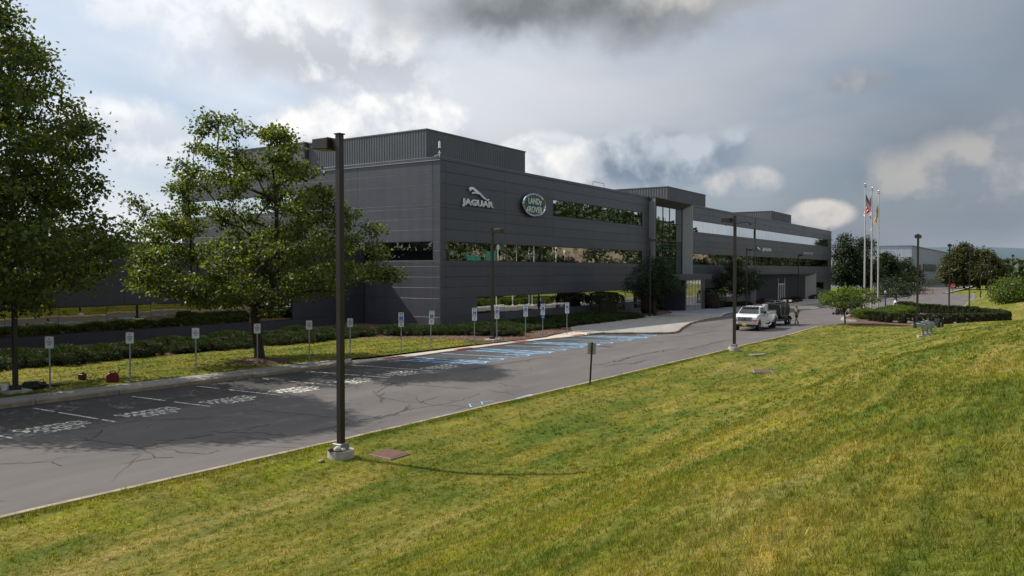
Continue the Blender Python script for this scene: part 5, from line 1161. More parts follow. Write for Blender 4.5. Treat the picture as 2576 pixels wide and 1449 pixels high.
mb = MB(); mb.prism([(-.15,1.27),(.15,1.27),(.17,1.29),(.17,1.72),(.15,1.74),(-.15,1.74),(-.17,1.72),(-.17,1.29)], .031, .036, 'y'); p = mb.build('plate', signback_m, t)
mb = MB(); mb.lathe([(.012,.0),(.012,-.032)], (0,0,1.36), 8, 0, 'y'); mb.lathe([(.012,.0),(.012,-.032)], (0,0,1.65), 8, 0, 'y'); mb.build('bolt', galv_m, p)
t = thing('no_entry_sign', 'red round sign with white bar on the far grass island', 'sign', (238.6, 18.0, -1.25), R(-57))
mb = MB(); mb.box(-.05,.05,0,.06,-.3,1.5); mb.build('post', black_m, t)
mb = MB(); mb.lathe([(.72,.0),(.72,-.03)], (0,0,1.9), 20, 0, 'y'); p = mb.build('disc', mat('sign_red', (.55,.03,.04), .45), t)
mb = MB(); mb.box(-.5,.5,-.045,-.031,1.82,1.98); mb.build('bar', white_m, p); stext('DO NOT', .2, white_m, p, (0,-.046,2.16)); stext('ENTER', .2, white_m, p, (0,-.046,1.48))
t = thing('stop_sign', 'octagonal sign seen from its grey back before the warehouse', 'sign', (256, 29.6, -1.25), R(-57))
mb = MB(); mb.box(-.05,.05,-.03,.03,-.3,2.6); mb.build('post', black_m, t)
mb = MB(); mb.lathe([(.62,.04),(.62,.07)], (0,0,2.2), 8, 0, 'y'); mb.build('plate', mat('sign_pale_back', (.5,.55,.56), .4), t)
# ================================================================== TRUCK
def quad_part(name, pts, m, parent, th=.012):
    a, b, c, d = [Vector(p) for p in pts]; n = (b-a).cross(d-a).normalized()*th; mb = MB(); mb.hexa([p-n*.5 for p in (a,b,c,d)], [p+n for p in (a,b,c,d)]); return mb.build(name, m, parent)
def wheel(parent, x_, y_, r_, w_, name='wheel', rim=None, dual=False):
    s = 1 if y_ > 0 else -1; t = thing(name, None, None, (x_, y_, r_)); t.parent = parent
    mb = MB(); mb.lathe([(r_*.62,-w_/2),(r_*.92,-w_/2),(r_,-w_/2+.03),(r_,w_/2-.03),(r_*.92,w_/2),(r_*.62,w_/2)], (0,0,0), 28, 0, 'y'); mb.build('tyre', rubber_m, t, smooth=True)
    mb = MB(); a = s*w_/2
    mb.lathe([(r_*.63, a*.2),(r_*.63, a*.98),(r_*.55, a*.9),(r_*.34, a*(.35 if dual else .8)),(r_*.26, a*(.35 if dual else 1.12)),(r_*.12, a*(.6 if dual else 1.2)),(.01, a*(.62 if dual else 1.22))], (0,0,0), 20, 0, 'y'); mb.build('rim', rim or alu_m, t, smooth=True); return t
tk = thing('pickup_truck', 'white crew cab pickup with twin rear wheels and a chrome front, parked on the road', 'truck', (66.45, 20.0, float(zr(68))), R(182)); tk.scale = (1.03,)*3
def arcpts(cx, cz, r, a0, a1, n=10): return [(cx+r*math.cos(R(a0+(a1-a0)*i/n)), cz+r*math.sin(R(a0+(a1-a0)*i/n))) for i in range(n+1)]
mb = MB(); prof = [(.80,.62),(.88,.70),(.90,1.10),(.84,1.20),(.55,1.27),(-.25,1.37),(-2.98,1.37),(-2.98,.50)]+[(-.56,.50)]+arcpts(0,.42,.54,172,8)+[(.58,.55)]
mb.prism(prof, -.96, .96, 'y'); body = mb.build('body', truck_m, tk, bevel=.05, seg=2, smooth=True)
mb = MB(); prof = [(-3.02,.55),(-3.02,1.36),(-5.60,1.36),(-5.62,.60)]+[(-5.0,.60)]+arcpts(-4.40,.42,.56,18,162)[0:0]+[(-4.96,.55)]+arcpts(-4.40,.42,.56,166,14)+[(-3.82,.55)]
mb.prism(prof, -.94, .94, 'y'); bed = mb.build('cargo_bed', truck_m, tk, bevel=.03, smooth=True)
mb = MB(); mb.box(-5.45,-3.12,-.80,.80,1.2,1.365); mb.build('bed_liner', black_m, bed)
mb = MB()
for s in (-1, 1): mb.box(-5.62,-3.02,s*.94-.035*(1 if s>0 else 1),s*.94+.035,1.352,1.405)
mb.build('bed_rail', truck_m, bed, bevel=.012)
for s in (-1, 1):
    mb = MB(); o_ = arcpts(-4.40,.42,.80,172,8,14); i_ = arcpts(-4.40,.42,.56,8,172,14); top = [(p[0], min(p[1], 1.17)) for p in o_]
    mb.prism([(-5.30,.62)]+top+[(-3.45,.60)]+i_, s*.93, s*1.20, 'y'); mb.build('rear_fender', truck_m, tk, bevel=.022, smooth=True)
mb = MB(); mb.hexa([(-.22,.90,1.36),(-2.96,.90,1.36),(-2.96,-.90,1.36),(-.22,-.90,1.36)], [(-.98,.70,1.90),(-2.72,.72,1.90),(-2.72,-.72,1.90),(-.98,-.70,1.90)]); cab = mb.build('cab_roof', truck_m, tk, bevel=.05, seg=2, smooth=True)
def lerp3(a, b, t): return tuple(a[i]+(b[i]-a[i])*t for i in range(3))
wsp = [(-.235,.80,1.395),(-.235,-.80,1.395),(-.93,-.64,1.865),(-.93,.64,1.865)]
quad_part('windscreen', [(p[0]+.03,p[1],p[2]+.03) for p in wsp], mat('windscreen', (.05,.06,.06), .03, .55), tk)
mb = MB(); mb.hexa([(-.80,.68,1.84),(-.80,-.68,1.84),(-.95,-.69,1.90),(-.95,.69,1.90)], [(-.66,.62,1.84),(-.66,-.62,1.84),(-.95,-.68,1.925),(-.95,.68,1.925)]); mb.build('sun_visor', black_m, cab)
for s in (1, -1):
    def P(x_, z_): k = (z_-1.36)/.54; return (x_, s*(.90-.19*k+.012), z_)
    for x0, x1, x2, x3 in ((-.52,-1.42,-1.42,-1.02),(-1.56,-2.62,-2.46,-1.56)):
        q = [P(x0,1.42),P(x1,1.42),P(x2,1.84),P(x3,1.84)]
        if s < 0: q = q[::-1]
        quad_part('side_window', q, carglass_m, tk)
    for x0, x1 in ((-.60,-1.48),(-1.52,-2.72)):
        mb = MB(); mb.box(x1, x0, s*.958, s*.972, .62, 1.35); d_ = mb.build('door', truck_m, tk, bevel=.006)
        mb = MB(); mb.box(x1+.08, x1+.24, s*.972, s*.995, 1.17, 1.21); mb.build('handle', black_m, d_)
    mb = MB(); mb.box(-3.0, -.6, s*.955, s*.985, .74, .79); mb.build('side_trim', chrome_m, tk)
    mb = MB(); mb.tube([(-.62,s*1.0,.42),(-.8,s*1.08,.36),(-2.75,s*1.08,.36),(-3.3,s*1.05,.42),(-3.55,s*1.0,.5)], .055, 8); mb.build('running_board', white_m, tk, smooth=True)
    mb = MB(); mb.box(-.62,-.50,s*1.06,s*1.34,1.38,1.58); m_ = mb.build('mirror', black_m, tk, bevel=.02)
    mb = MB(); mb.tube([(-.56,s*.93,1.42),(-.56,s*1.08,1.45)], .025, 6); mb.build('mirror_arm', black_m, m_)
    mb = MB(); mb.box(.86,.94,min(s*.62,s*.93),max(s*.62,s*.93),.93,1.12); mb.build('headlight', mat('headlight_glass', (.62,.64,.66), .1, 0, .7) if 'headlight_glass' not in MATS else MATS['headlight_glass'], tk, bevel=.012)
    mb = MB(); mb.box(.86,.935,min(s*.62,s*.94),max(s*.62,s*.94),.82,.925); mb.build('turn_lamp', MATS.get('amber_red') or mat('amber_red', (.40,.05,.02), .25), tk, bevel=.01)
    mb = MB(); mb.box(-5.66,-5.60,min(s*.82,s*.95),max(s*.82,s*.95),.85,1.25); mb.build('tail_lamp', red_m, tk)
    wheel(tk, 0, s*.86, .40, .24)
    wheel(tk, -4.40, s*1.04, .40, .24, dual=True); wheel(tk, -4.40, s*.74, .40, .24, dual=True)
mb = MB(); mb.box(.89,.925,-.58,.58,.80,1.14); gr = mb.build('grille', black_m, tk)
mb = MB()
for a in (.80,.885,.975,1.06,1.115): mb.box(.92,.945,-.57,.57,a,a+.028)
for a in (-.575,.545): mb.box(.921,.944,a,a+.03,.80,1.14)
mb.build('grille_bar', chrome_m, gr)
mb = MB(); mb.lathe([(.001,.945),(.11,.945),(.11,.955),(.001,.96)], (0,0,.975), 14, 0, 'x'); mb.build('badge', mat('badge_blue', (.05,.07,.16), .3, .5), gr)
mb = MB(); mb.prism([(.80,-1.0),(.98,-.90),(1.05,-.5),(1.06,.5),(.98,.90),(.80,1.0)][::-1] if False else [(.75,-.99),(.95,-.93),(1.04,-.5),(1.06,0),(1.04,.5),(.95,.93),(.75,.99)], .56, .79); bp = mb.build('bumper', chrome_m, tk, bevel=.04, seg=2, smooth=True)
mb = MB(); mb.box(.72,.98,-.84,.84,.40,.555); mb.build('air_dam', black_m, tk, bevel=.02)
mb = MB(); mb.box(1.045,1.068,-.16,.16,.47,.63); mb.build('licence_plate', yellow_m, tk, bevel=.004)
mb = MB(); mb.box(-5.4,.7,-.42,.42,.36,.56); mb.tube([(0,-.75,.42),(0,.75,.42)], .09, 8); mb.tube([(-4.4,-.9,.42),(-4.4,.9,.42)], .10, 8); mb.build('chassis', black_m, tk)
mb = MB(); mb.box(-.31,-.22,-.75,.75,1.365,1.40); mb.tube([(-.26,.1,1.40),(-.75,.35,1.60)], .012, 5); mb.build('wiper', black_m, tk)
mb = MB()
for k in range(5): mb.box(-1.02,-.94,-.5+k*.25-.05,-.5+k*.25+.05,1.895,1.945)
mb.build('roof_marker', MATS['amber_red'], cab)
mb = MB(); mb.tube([(-1.5,.2,1.89),(-1.5,.2,2.03)], .012, 5); mb.build('aerial', black_m, cab)
# ================================================================== TANK TRAILER
tr = thing('tank_trailer', 'black sealcoat tank trailer with worn round end standing behind the pickup', 'trailer', (74.0, 20.55, float(zr(77))), 0)
mb = MB()
for s in (-1, 1): mb.box(-.2, 5.5, s*.72-.05, s*.72+.05, .48, .62)
for v in (.2, 1.6, 3.0, 4.4, 5.4): mb.box(v-.04, v+.04, -.67, .67, .5, .6)
mb.tube([(-.2,.72,.55),(-1.3,.05,.52)], .05, 6); mb.tube([(-.2,-.72,.55),(-1.3,-.05,.52)], .05, 6); mb.build('frame', black_m, tr)
mb = MB(); P = []
for a in range(0, 360, 15): c, s = math.cos(R(a)), math.sin(R(a)); P.append((.92*math.copysign(abs(c)**.55, c), 1.36+.72*math.copysign(abs(s)**.6, s)))
mb.prism(P, 1.1, 4.7, 'x'); mb.build('tank', mat('tar_black', (.012,.011,.011), .55, 0, .3, var=.4, vscale=4), tr, bevel=.06, smooth=True)
mb = MB(); mb.lathe([(.90,4.76),(.84,4.92),(.6,5.08),(.25,5.16),(.02,5.17)], (0,0,1.36), 24, 0, 'x'); mb.build('tank_end', mat('worn_end', (.30,.28,.25), .5, .3, var=.4, vscale=3), tr, smooth=True)
mb = MB(); mb.box(1.3,4.3,-.6,.6,2.075,2.12)
for a, b in ((1.35,.55),(1.35,-.55),(4.25,.55),(4.25,-.55),(2.8,.55),(2.8,-.55)): mb.tube([(a,b,2.11),(a,b,2.36)], .025, 6)
mb.box(1.3,4.3,.52,.58,2.34,2.39); mb.box(1.3,4.3,-.58,-.52,2.34,2.39); mb.build('walkway', black_m, tr)
mb = MB(); mb.lathe([(.3,2.12),(.32,2.2),(.3,2.24),(.05,2.27)], (3.4,0,0), 14); mb.lathe([(.16,2.12),(.16,2.3),(.02,2.32)], (2.1,.1,0), 12); mb.build('hatch', black_m, tr)
mb = MB(); mb.box(-.1,.95,-.7,.7,.62,1.5); mb.build('engine_box', mat('engine_black', (.02,.02,.022), .5), tr, bevel=.04)
mb = MB(); mb.lathe([(.25,.0),(.25,.45),(.22,.48)], (.3,.2,1.5), 12); mb.build('drum', mat('white_drum', (.42,.43,.42), .5), tr)
mb = MB(); mb.tube([(1.2,-.95,1.9),(1.2,-1.0,1.0),(1.25,-1.02,.9),(2.2,-1.0,.9),(2.3,-1.0,1.4)], .035, 6); mb.tube([(2.6,-.98,2.0),(2.6,-1.0,.85)], .03, 6); mb.build('hose', grey_m, tr)
mb = MB(); mb.box(.9,5.3,-.98,-.74,.42,.60); mb.box(2.6,3.3,-1.05,-.8,.62,.92); mb.build('tool_box', mat('dusty_brown', (.13,.10,.07), .8, var=.4, vscale=5), tr, bevel=.02)
for s in (-1, 1):
    for v in (3.3, 4.25): wheel(tr, v, s*.92, .36, .22, rim=white_m)
    mb = MB(); mb.prism(arcpts(3.3,.36,.46,180,90,6)+arcpts(4.25,.36,.46,90,0,6)+arcpts(4.25,.36,.43,0,90,6)+arcpts(3.3,.36,.43,90,180,6), s*.80, s*1.05, 'y'); mb.build('mudguard', black_m, tr)
mb = MB(); mb.tube([(5.2,-.6,.6),(5.2,-.6,2.3)], .03, 6); mb.box(5.1,5.3,-1.0,-.2,2.28,2.34); mb.build('light_mast', black_m, tr)
for v in (-.85, -.35):
    mb = MB(); mb.box(5.0,5.2,v-.13,v+.13,2.10,2.28); mb.build('work_light', mat('lamp_glass', (.6,.58,.5), .2) if 'lamp_glass' not in MATS else MATS['lamp_glass'], tr, bevel=.02)
for s in (-1, 1):
    mb = MB(); mb.box(.92,.98,s*.9-.06,s*.9+.06,.45,.53); mb.build('side_marker', orange_m, tr)
# ================================================================== PERSON
def skin_mesh(name, verts, edges, radii, m, lv=2, root=0):
    me = bpy.data.meshes.new(name); me.from_pydata(verts, edges, []); o = bpy.data.objects.new(name, me); COL.objects.link(o)
    md = o.modifiers.new('s', 'SKIN'); sv = me.skin_vertices[0].data
    for i, q in enumerate(radii): sv[i].radius = (q, q) if not hasattr(q, '__len__') else q; sv[i].use_root = (i == root)
    md.use_smooth_shade = True; sb = o.modifiers.new('u', 'SUBSURF'); sb.levels = lv; sb.render_levels = lv
    dg = bpy.context.evaluated_depsgraph_get(); out = bpy.data.meshes.new_from_object(o.evaluated_get(dg)); out.name = name
    bpy.data.objects.remove(o); out.materials.clear(); out.materials.append(m); out.polygons.foreach_set('use_smooth', [True]*len(out.polygons)); return out
skin_m = mat('skin', (.42,.24,.17), .5); shirt_m = mat('camo_shirt', (.19,.165,.125), .85, var=.35, vscale=5); shorts_m = mat('black_shorts', (.012,.012,.013), .8); boot_m = mat('dark_boots', (.02,.017,.015), .7)
# local frame: x = walking direction, y = his left
pe = thing('person', 'man in a cap, camouflage shirt and black shorts striding beside the black trailer', 'person', (78.75, 19.0, float(zr(78.7))), R(146)); pe.scale = (1.02,)*3
hipz = .93
JV = {'pel': (0,0,hipz), 'waist': (.01,0,1.10), 'chest': (.02,0,1.30), 'neck': (.03,0,1.47), 'neck2': (.05,0,1.54), 'head': (.07,0,1.62), 'top': (.07,0,1.72),
 'lsh': (.02,.17,1.42), 'lel': (-.10,.27,1.15), 'lwr': (.06,.24,.95), 'lh': (.13,.22,.90), 'rsh': (.02,-.17,1.42), 'rel': (.02,-.25,1.14), 'rwr': (.14,-.23,.92), 'rh': (.18,-.22,.86),
 'lhip': (0,.09,.90), 'lkn': (.22,.10,.52), 'lan': (.26,.10,.10), 'lto': (.42,.11,.04), 'rhip': (0,-.09,.90), 'rkn': (-.02,-.10,.50), 'ran': (-.28,-.10,.14), 'rto': (-.14,-.11,.04)}
ks = list(JV); ed = [('pel','waist'),('waist','chest'),('chest','neck'),('neck','neck2'),('neck2','head'),('head','top'),('chest','lsh'),('lsh','lel'),('lel','lwr'),('lwr','lh'),('chest','rsh'),('rsh','rel'),('rel','rwr'),('rwr','rh'),('pel','lhip'),('lhip','lkn'),('lkn','lan'),('lan','lto'),('pel','rhip'),('rhip','rkn'),('rkn','ran'),('ran','rto')]
rd = {'pel':(.15,.12),'waist':(.155,.125),'chest':(.165,.12),'neck':.065,'neck2':.055,'head':(.088,.105),'top':(.075,.085),'lsh':.065,'lel':.045,'lwr':.033,'lh':(.04,.025),'rsh':.065,'rel':.045,'rwr':.033,'rh':(.04,.025),'lhip':.095,'lkn':.06,'lan':.042,'lto':.04,'rhip':.095,'rkn':.06,'ran':.042,'rto':.04}
link('body', skin_mesh('body', [JV[k] for k in ks], [(ks.index(a), ks.index(b)) for a, b in ed], [rd[k] for k in ks], skin_m), pe)
def sub(keys, es, rads, nm, m, root=0): link(nm, skin_mesh(nm, keys, es, rads, m, 2, root), pe)
mid = lambda a, b, t: tuple(JV[a][i]+(JV[b][i]-JV[a][i])*t for i in range(3))
sub([(0,0,.90),(.01,0,1.10),(.02,0,1.30),(.03,0,1.455),JV['lsh'],mid('lsh','lel',.62),JV['rsh'],mid('rsh','rel',.62)], [(0,1),(1,2),(2,3),(2,4),(4,5),(2,6),(6,7)], [(.185,.15),(.18,.15),(.185,.14),.085,.09,.08,.09,.08], 'shirt', shirt_m)
sub([(0,0,.98),(0,0,.90),JV['lhip'],mid('lhip','lkn',.85),JV['rhip'],mid('rhip','rkn',.85)], [(0,1),(1,2),(2,3),(1,4),(4,5)], [(.17,.145),(.17,.145),.12,.105,.12,.105], 'shorts', shorts_m)
for s in ('l', 'r'):
    sub([mid(s+'kn',s+'an',.62),JV[s+'an'],(JV[s+'an'][0]+.01,JV[s+'an'][1],JV[s+'an'][2]-.045),JV[s+'to']], [(0,1),(1,2),(2,3)], [.058,.058,.055,.05], 'boot', boot_m)
    mb = MB(); hnd = Vector(JV[s+'h']); wr = Vector(JV[s+'wr']); d = (hnd-wr).normalized(); sd_ = Vector((0,1,0)).cross(d).normalized()
    for k in range(4):
        b = hnd+sd_*(-.027+.018*k); mb.tube([b-d*.01, b+d*.045, b+d*.085-Vector((0,.012*(1 if s=='l' else -1),.0))], [.0095,.009,.0065], 6)
    mb.tube([hnd-d*.03+sd_*.025, hnd+d*.015+sd_*.055, hnd+d*.05+sd_*.06], [.011,.010,.007], 6); mb.build('fingers', skin_m, pe, smooth=True)
mb = MB(); mb.lathe([(.108,1.665),(.112,1.70),(.098,1.755),(.05,1.785),(.005,1.79)], (.065,0,0), 16); mb.box(.15,.28,-.07,.07,1.672,1.684); mb.build('cap', mat('faded_red_cap', (.22,.06,.05), .8), pe, smooth=True)
mb = MB(); mb.tube([(.165,0,1.645),(.195,0,1.605),(.165,0,1.59)], [.012,.018,.012], 6)
for s in (-1, 1): mb.lathe([(.02,-.005),(.025,0),(.02,.008)], (.06,s*.098,1.62), 8, 0, 'y')
mb.build('nose_and_ears', skin_m, pe, smooth=True)
mb = MB()
for s in (-1, 1): mb.box(.160,.172,s*.036-.012,s*.036+.012,1.638,1.648)
mb.box(.158,.168,-.025,.025,1.560,1.567); mb.build('eyes_and_mouth', black_m, pe)
# ================================================================== FLAGS
def flagpole(label, x_, y_, H):
    z0 = float(zr(x_))+.12; t = thing('flagpole', label, 'flagpole', (x_, y_, z0), 0, 'flagpoles on the island')
    mb = MB(); mb.tube([(0,0,-.1),(0,0,H*.45),(0,0,H)], [.105,.095,.06], 14); mb.build('pole', mat('pole_alu', (.62,.60,.57), .35, .55) if 'pole_alu' not in MATS else MATS['pole_alu'], t, smooth=True)
    mb = MB(); mb.lathe([(.32,0),(.32,.04),(.2,.10),(.12,.14)], (0,0,0), 18); mb.build('collar', MATS['pole_alu'], t, smooth=True)
    mb = MB(); mb.lathe([(.16,H-.02),(.16,H+.03),(.04,H+.06),(.03,H+.16)], (0,0,0), 12); mb.build('truck_cap', grey_m, t)
    mb = MB(); mb.lathe([(.13*math.sin(R(a)), H+.28-.13*math.cos(R(a))) for a in range(8, 180, 18)]+[(.004,H+.41)], (0,0,0), 14); mb.build('ball', chrome_m, t, smooth=True)
    mb = MB(); mb.tube([(.13,0,1.4),(.10,0,H-.1)], .012, 4); mb.build('halyard', white_m, t); return t, z0
fz = {}
for key, x_, y_, lab in (('us', 98.2, 16.26, 'tallest looking silver flagpole, leftmost of three'), ('uk', 103.1, 16.31, 'silver flagpole in the middle of the three'), ('tan', 107.7, 16.28, 'silver flagpole on the right with the tan flag')):
    _, fz[key] = flagpole(lab, x_, y_, 14.57-float(zr(x_))-.12-.25); 
def flag(name, label, x_, y_, ztop, w, h, draw, swing, droop, side, seed):
    """limp cloth: hoist on the pole, fly end sagging in folds; colours by the printed design"""
    rr = np.random.default_rng(seed); nu, nv = 36, 26; V = []; MI = []; ph = rr.uniform(0, 6)
    ax = Vector((RGT[0]*math.cos(swing)+FWD[0]*math.sin(swing), RGT[1]*math.cos(swing)+FWD[1]*math.sin(swing), 0))*side; pr = Vector((-ax.y, ax.x, 0))
    for i in range(nu+1):
        u = i/nu
        for j in range(nv+1):
            v = j/nv; reach = w*(.42*u+.05*math.sin(u*3)); sag = droop*w*u**.85*(1-.22*v)
            fold = .16*w*math.sin(u*7.5+v*1.4+ph)*min(1, u*3)*(.35+.3*v)+.05*math.sin(u*15+v*3)
            p = Vector((x_, y_, ztop))+ax*(.1+reach*(.75+.35*v)+.3*abs(fold)*u)+pr*fold+Vector((0, 0, -v*h*(1-.18*u)-sag)); V.append(p)
    F = [(i*(nv+1)+j, (i+1)*(nv+1)+j, (i+1)*(nv+1)+j+1, i*(nv+1)+j+1) for i in range(nu) for j in range(nv)]
    MI = [draw((i+.5)/nu, (j+.5)/nv) for i in range(nu) for j in range(nv)]
    me = np_mesh(name, np.array([tuple(p) for p in V]), np.array(F), FM, MI); me.polygons.foreach_set('use_smooth', [True]*len(me.polygons)); return tag(link(name, me), label, 'flag')
FM = [mat('flag_white', (.75,.73,.73), .8), mat('flag_red', (.55,.02,.03), .8), mat('flag_blue', (.02,.035,.17), .8), mat('flag_tan', (.46,.36,.20), .8), mat('flag_brown', (.2,.10,.06), .8)]
def us(u, v):
    if u < .42 and v < .54: return 0 if (int(u*24) % 3 == 1 and int(v*26) % 3 == 1) else 2
    return 1 if int(v*13) % 2 == 0 else 0
def uk(u, v):
    a, b = u-.5, v-.5
    if abs(a) < .06 or abs(b) < .10: return 1
    if abs(a) < .10 or abs(b) < .17: return 0
    k = min(abs(a-b), abs(a+b)); return 1 if k < .045 else (0 if k < .12 else 2)
flag('flag', 'red, white and blue striped flag hanging limp on the left pole', 98.2, 16.26, 14.0, 2.6, 1.7, us, .5, 1.05, 1, 3)
flag('flag', 'blue flag with red and white crosses hanging from the middle pole', 103.1, 16.31, 13.9, 2.5, 1.7, uk, .15, .95, -1, 4)
flag('flag', 'plain tan flag hanging straight down on the right pole', 107.7, 16.28, 13.1, 2.3, 1.7, lambda u, v: 4 if .45 < u < .6 and .3 < v < .7 else 3, .4, 1.15, -1, 7)
# ================================================================== FLOODLIGHTS
def flood(label, x_, y_, rz):
    z0 = zl(x_, y_); t = thing('floodlight', label, 'floodlight', (x_, y_, z0), rz, 'grey floodlights on a concrete strip'); t.scale = (.8,)*3
    mb = MB(); mb.box(-.42,.42,-.22,.22,-.35,.10); mb.build('concrete_pad', conc_m, t, bevel=.02)
    mb = MB(); mb.lathe([(.16,.10),(.16,.13),(.07,.15),(.06,.60)], (0,0,0), 12); mb.build('stem', grey_m, t, smooth=True)
    lg = MATS.get('flood_grey') or mat('flood_grey', (.32,.34,.38), .35, .5)
    mb = MB(); mb.prism([(-.02,.55),(.16,.45),(.24,.55),(.22,.9),(.05,1.05),(-.10,1.0),(-.12,.7)], -.17, .17, 'y'); mb.build('ballast_box', lg, t, bevel=.03, smooth=True)
    mb = MB(); mb.prism([(-.08,.85),(-.35,.80),(-.62,.74),(-.66,1.12),(-.30,1.14),(-.05,1.06)], -.24, .24, 'y'); hd = mb.build('lamp_head', lg, t, bevel=.03, smooth=True)
    mb = MB(); mb.box(-.70,-.64,-.25,.25,.73,1.15); mb.build('lens', carglass_m, hd, bevel=.01)
    mb = MB(); mb.tube([(.2,.18,.9),(.34,.2,.6),(.3,.2,.2),(.2,.15,.05)], .014, 5); mb.build('cable', black_m, t); return t
for x_, y_, lab in ((59.0, 6.15, 'grey floodlight nearest the camera in the row of three'), (61.0, 6.10, 'grey floodlight in the middle of the row of three'), (63.0, 6.05, 'grey floodlight farthest along the row of three')): flood(lab, x_, y_, R(-62))
z0 = zl(74.0, 6.6); t = thing('ground_spotlight', 'black box spotlight lying low on the mulch behind the grey floodlights', 'floodlight', (74.0, 6.6, z0), R(-62))
mb = MB(); mb.box(-.5,.5,-.35,.35,-.2,.05); mb.build('concrete_pad', conc_m, t)
mb = MB(); mb.prism([(-.3,.12),(.22,.06),(.30,.62),(-.12,.72)], -.45, .45, 'y'); mb.build('housing', black_m, t, bevel=.03)
mb = MB(); mb.tube([(0,-.5,.05),(0,-.5,.42),(0,-.45,.42)], .03, 6); mb.tube([(0,.5,.05),(0,.5,.42),(0,.45,.42)], .03, 6); mb.build('yoke', grey_m, t)
# ================================================================== LAWN MACHINES
def mower(label, x_, y_, rz, chute):
    t = thing('walk_mower', label, 'mower', (x_, y_, float(zr(x_))), rz, 'walk-behind machines on the road')
    mb = MB(); mb.prism([(-.35,.14),(.5,.14),(.58,.24),(.45,.34),(-.3,.36),(-.42,.26)], -.36, .36, 'y'); mb.build('deck', mat('deck_black', (.03,.015,.015), .5) if 'deck_black' not in MATS else MATS['deck_black'], t, bevel=.03)
    mb = MB(); mb.box(-.15,.25,-.18,.18,.36,.62); mb.lathe([(.17,.62),(.17,.70),(.05,.74)], (.05,0,0), 14); mb.build('engine', black_m, t, bevel=.02)
    mb = MB(); mb.box(-.22,.24,-.24,.24,.30,.50); mb.build('fuel_tank', red_m, t, bevel=.03)
    mb = MB()
    for s in (-1, 1): mb.tube([(-.32,s*.25,.34),(-.9,s*.27,.92),(-1.1,s*.26,.98)], .018, 6)
    mb.tube([(-1.1,-.26,.98),(-1.1,.26,.98)], .018, 6); mb.build('handlebar', black_m, t)
    if chute:
        mb = MB(); mb.prism([(.1,.5),(.35,.45),(1.15,1.15),(1.05,1.25)], -.12, .12, 'y'); mb.build('chute', mat('grey_chute', (.10,.10,.11), .5), t, bevel=.02)
    else:
        mb = MB(); mb.hexa([(-.9,-.28,.35),(-.4,-.28,.3),(-.4,.28,.3),(-.9,.28,.35)], [(-1.0,-.3,.8),(-.35,-.3,.72),(-.35,.3,.72),(-1.0,.3,.8)]); mb.build('grass_bag', black_m, t, bevel=.04)
    for a, b, q in ((.42,.40,.14),(.42,-.40,.14),(-.32,.42,.2),(-.32,-.42,.2)):
        wheel(t, a, b, q, .1, rim=grey_m)
mower('black and red walk-behind mower left of the thin lawn tree trunk', 104.5, 20.3, R(130), False); mower('red walk-behind blower with a grey chute right of the thin lawn tree trunk', 106.0, 19.0, R(-30), True)
# ================================================================== SMALL THINGS ON THE VERGE
def bucket(label, x_, y_, s=1.0, lid=None):
    t = thing('bucket', label, 'bucket', (x_, y_, .165), 0, 'pails by the left lamp'); t.scale = (s,)*3
    mb = MB(); mb.lathe([(.128,0),(.13,.01),(.15,.37),(.155,.375),(.148,.38),(.14,.36),(.12,.02)], (0,0,0), 20); mb.build('pail', mat('white_plastic', (.62,.64,.64), .45) if 'white_plastic' not in MATS else MATS['white_plastic'], t, smooth=True)
    if lid: mb = MB(); mb.lathe([(.158,.365),(.16,.40),(.15,.41),(.02,.412)], (0,0,0), 20); mb.build('lid', lid, t)
    mb = MB(); mb.tube([(.15*math.cos(R(a)), .15, .30-.12*math.sin(R(a))) for a in range(0, 181, 20)], .004, 4); mb.build('handle', galv_m, t)
bucket('white pail with a dull yellow lid beside the left lamp base', 14.75, 32.6, 1.0, mat('mustard_lid', (.42,.30,.05), .5)); bucket('plain white pail at the left edge of the verge', 14.35, 32.75, 1.0)
t = thing('fuel_can', 'dark red fuel can with a spout on the grass beside a carpool sign', 'can', (18.62, 32.0, .16), R(-40))
mb = MB(); mb.prism([(-.22,0),(.22,0),(.23,.28),(.18,.36),(.10,.40),(-.10,.40),(-.20,.34),(-.235,.24)], -.11, .11, 'y'); mb.build('can_body', red_m, t, bevel=.03, smooth=True)
mb = MB(); mb.tube([(-.14,0,.385),(-.08,0,.46),(.08,0,.46),(.13,0,.385)], .022, 8); mb.build('handle', red_m, t, smooth=True)
mb = MB(); mb.tube([(.19,0,.34),(.24,0,.44),(.27,0,.56)], [.03,.02,.012], 8); mb.build('spout', black_m, t)
t = thing('string_trimmer', 'string trimmer lying in the grass left of the fuel can', 'trimmer', (18.55, 32.9, .18), R(-72))
mb = MB(); mb.tube([(-.75,0,.12),(.5,0,.10)], .014, 6); mb.build('shaft', alu_m, t)
mb = MB(); mb.box(-.98,-.72,-.12,.12,0,.24); mb.lathe([(.09,.24),(.09,.30),(.02,.32)], (-.85,0,0), 10); mb.build('motor', mat('dark_red', (.10,.015,.012), .5), t, bevel=.02)
mb = MB(); mb.box(.45,.85,-.13,.13,0,.20); mb.build('guard', black_m, t, bevel=.03); mb = MB(); mb.tube([(-.3,-.15,.1),(-.3,0,.24),(-.3,.15,.1)], .012, 6); mb.build('handle', black_m, t)
t = thing('hedge_trimmer', 'red hedge trimmer with a long pale blade behind the leftmost carpool sign', 'trimmer', (16.15, 32.75, .18), R(20))
mb = MB(); mb.box(-.18,.16,-.10,.10,0,.22); mb.build('motor', red_m, t, bevel=.03); mb = MB(); mb.box(.16,1.25,-.025,.025,.06,.085); mb.build('blade', alu_m, t); mb = MB(); mb.tube([(-.12,0,.22),(-.05,0,.32),(.08,0,.32),(.12,0,.22)], .015, 6); mb.build('handle', black_m, t)
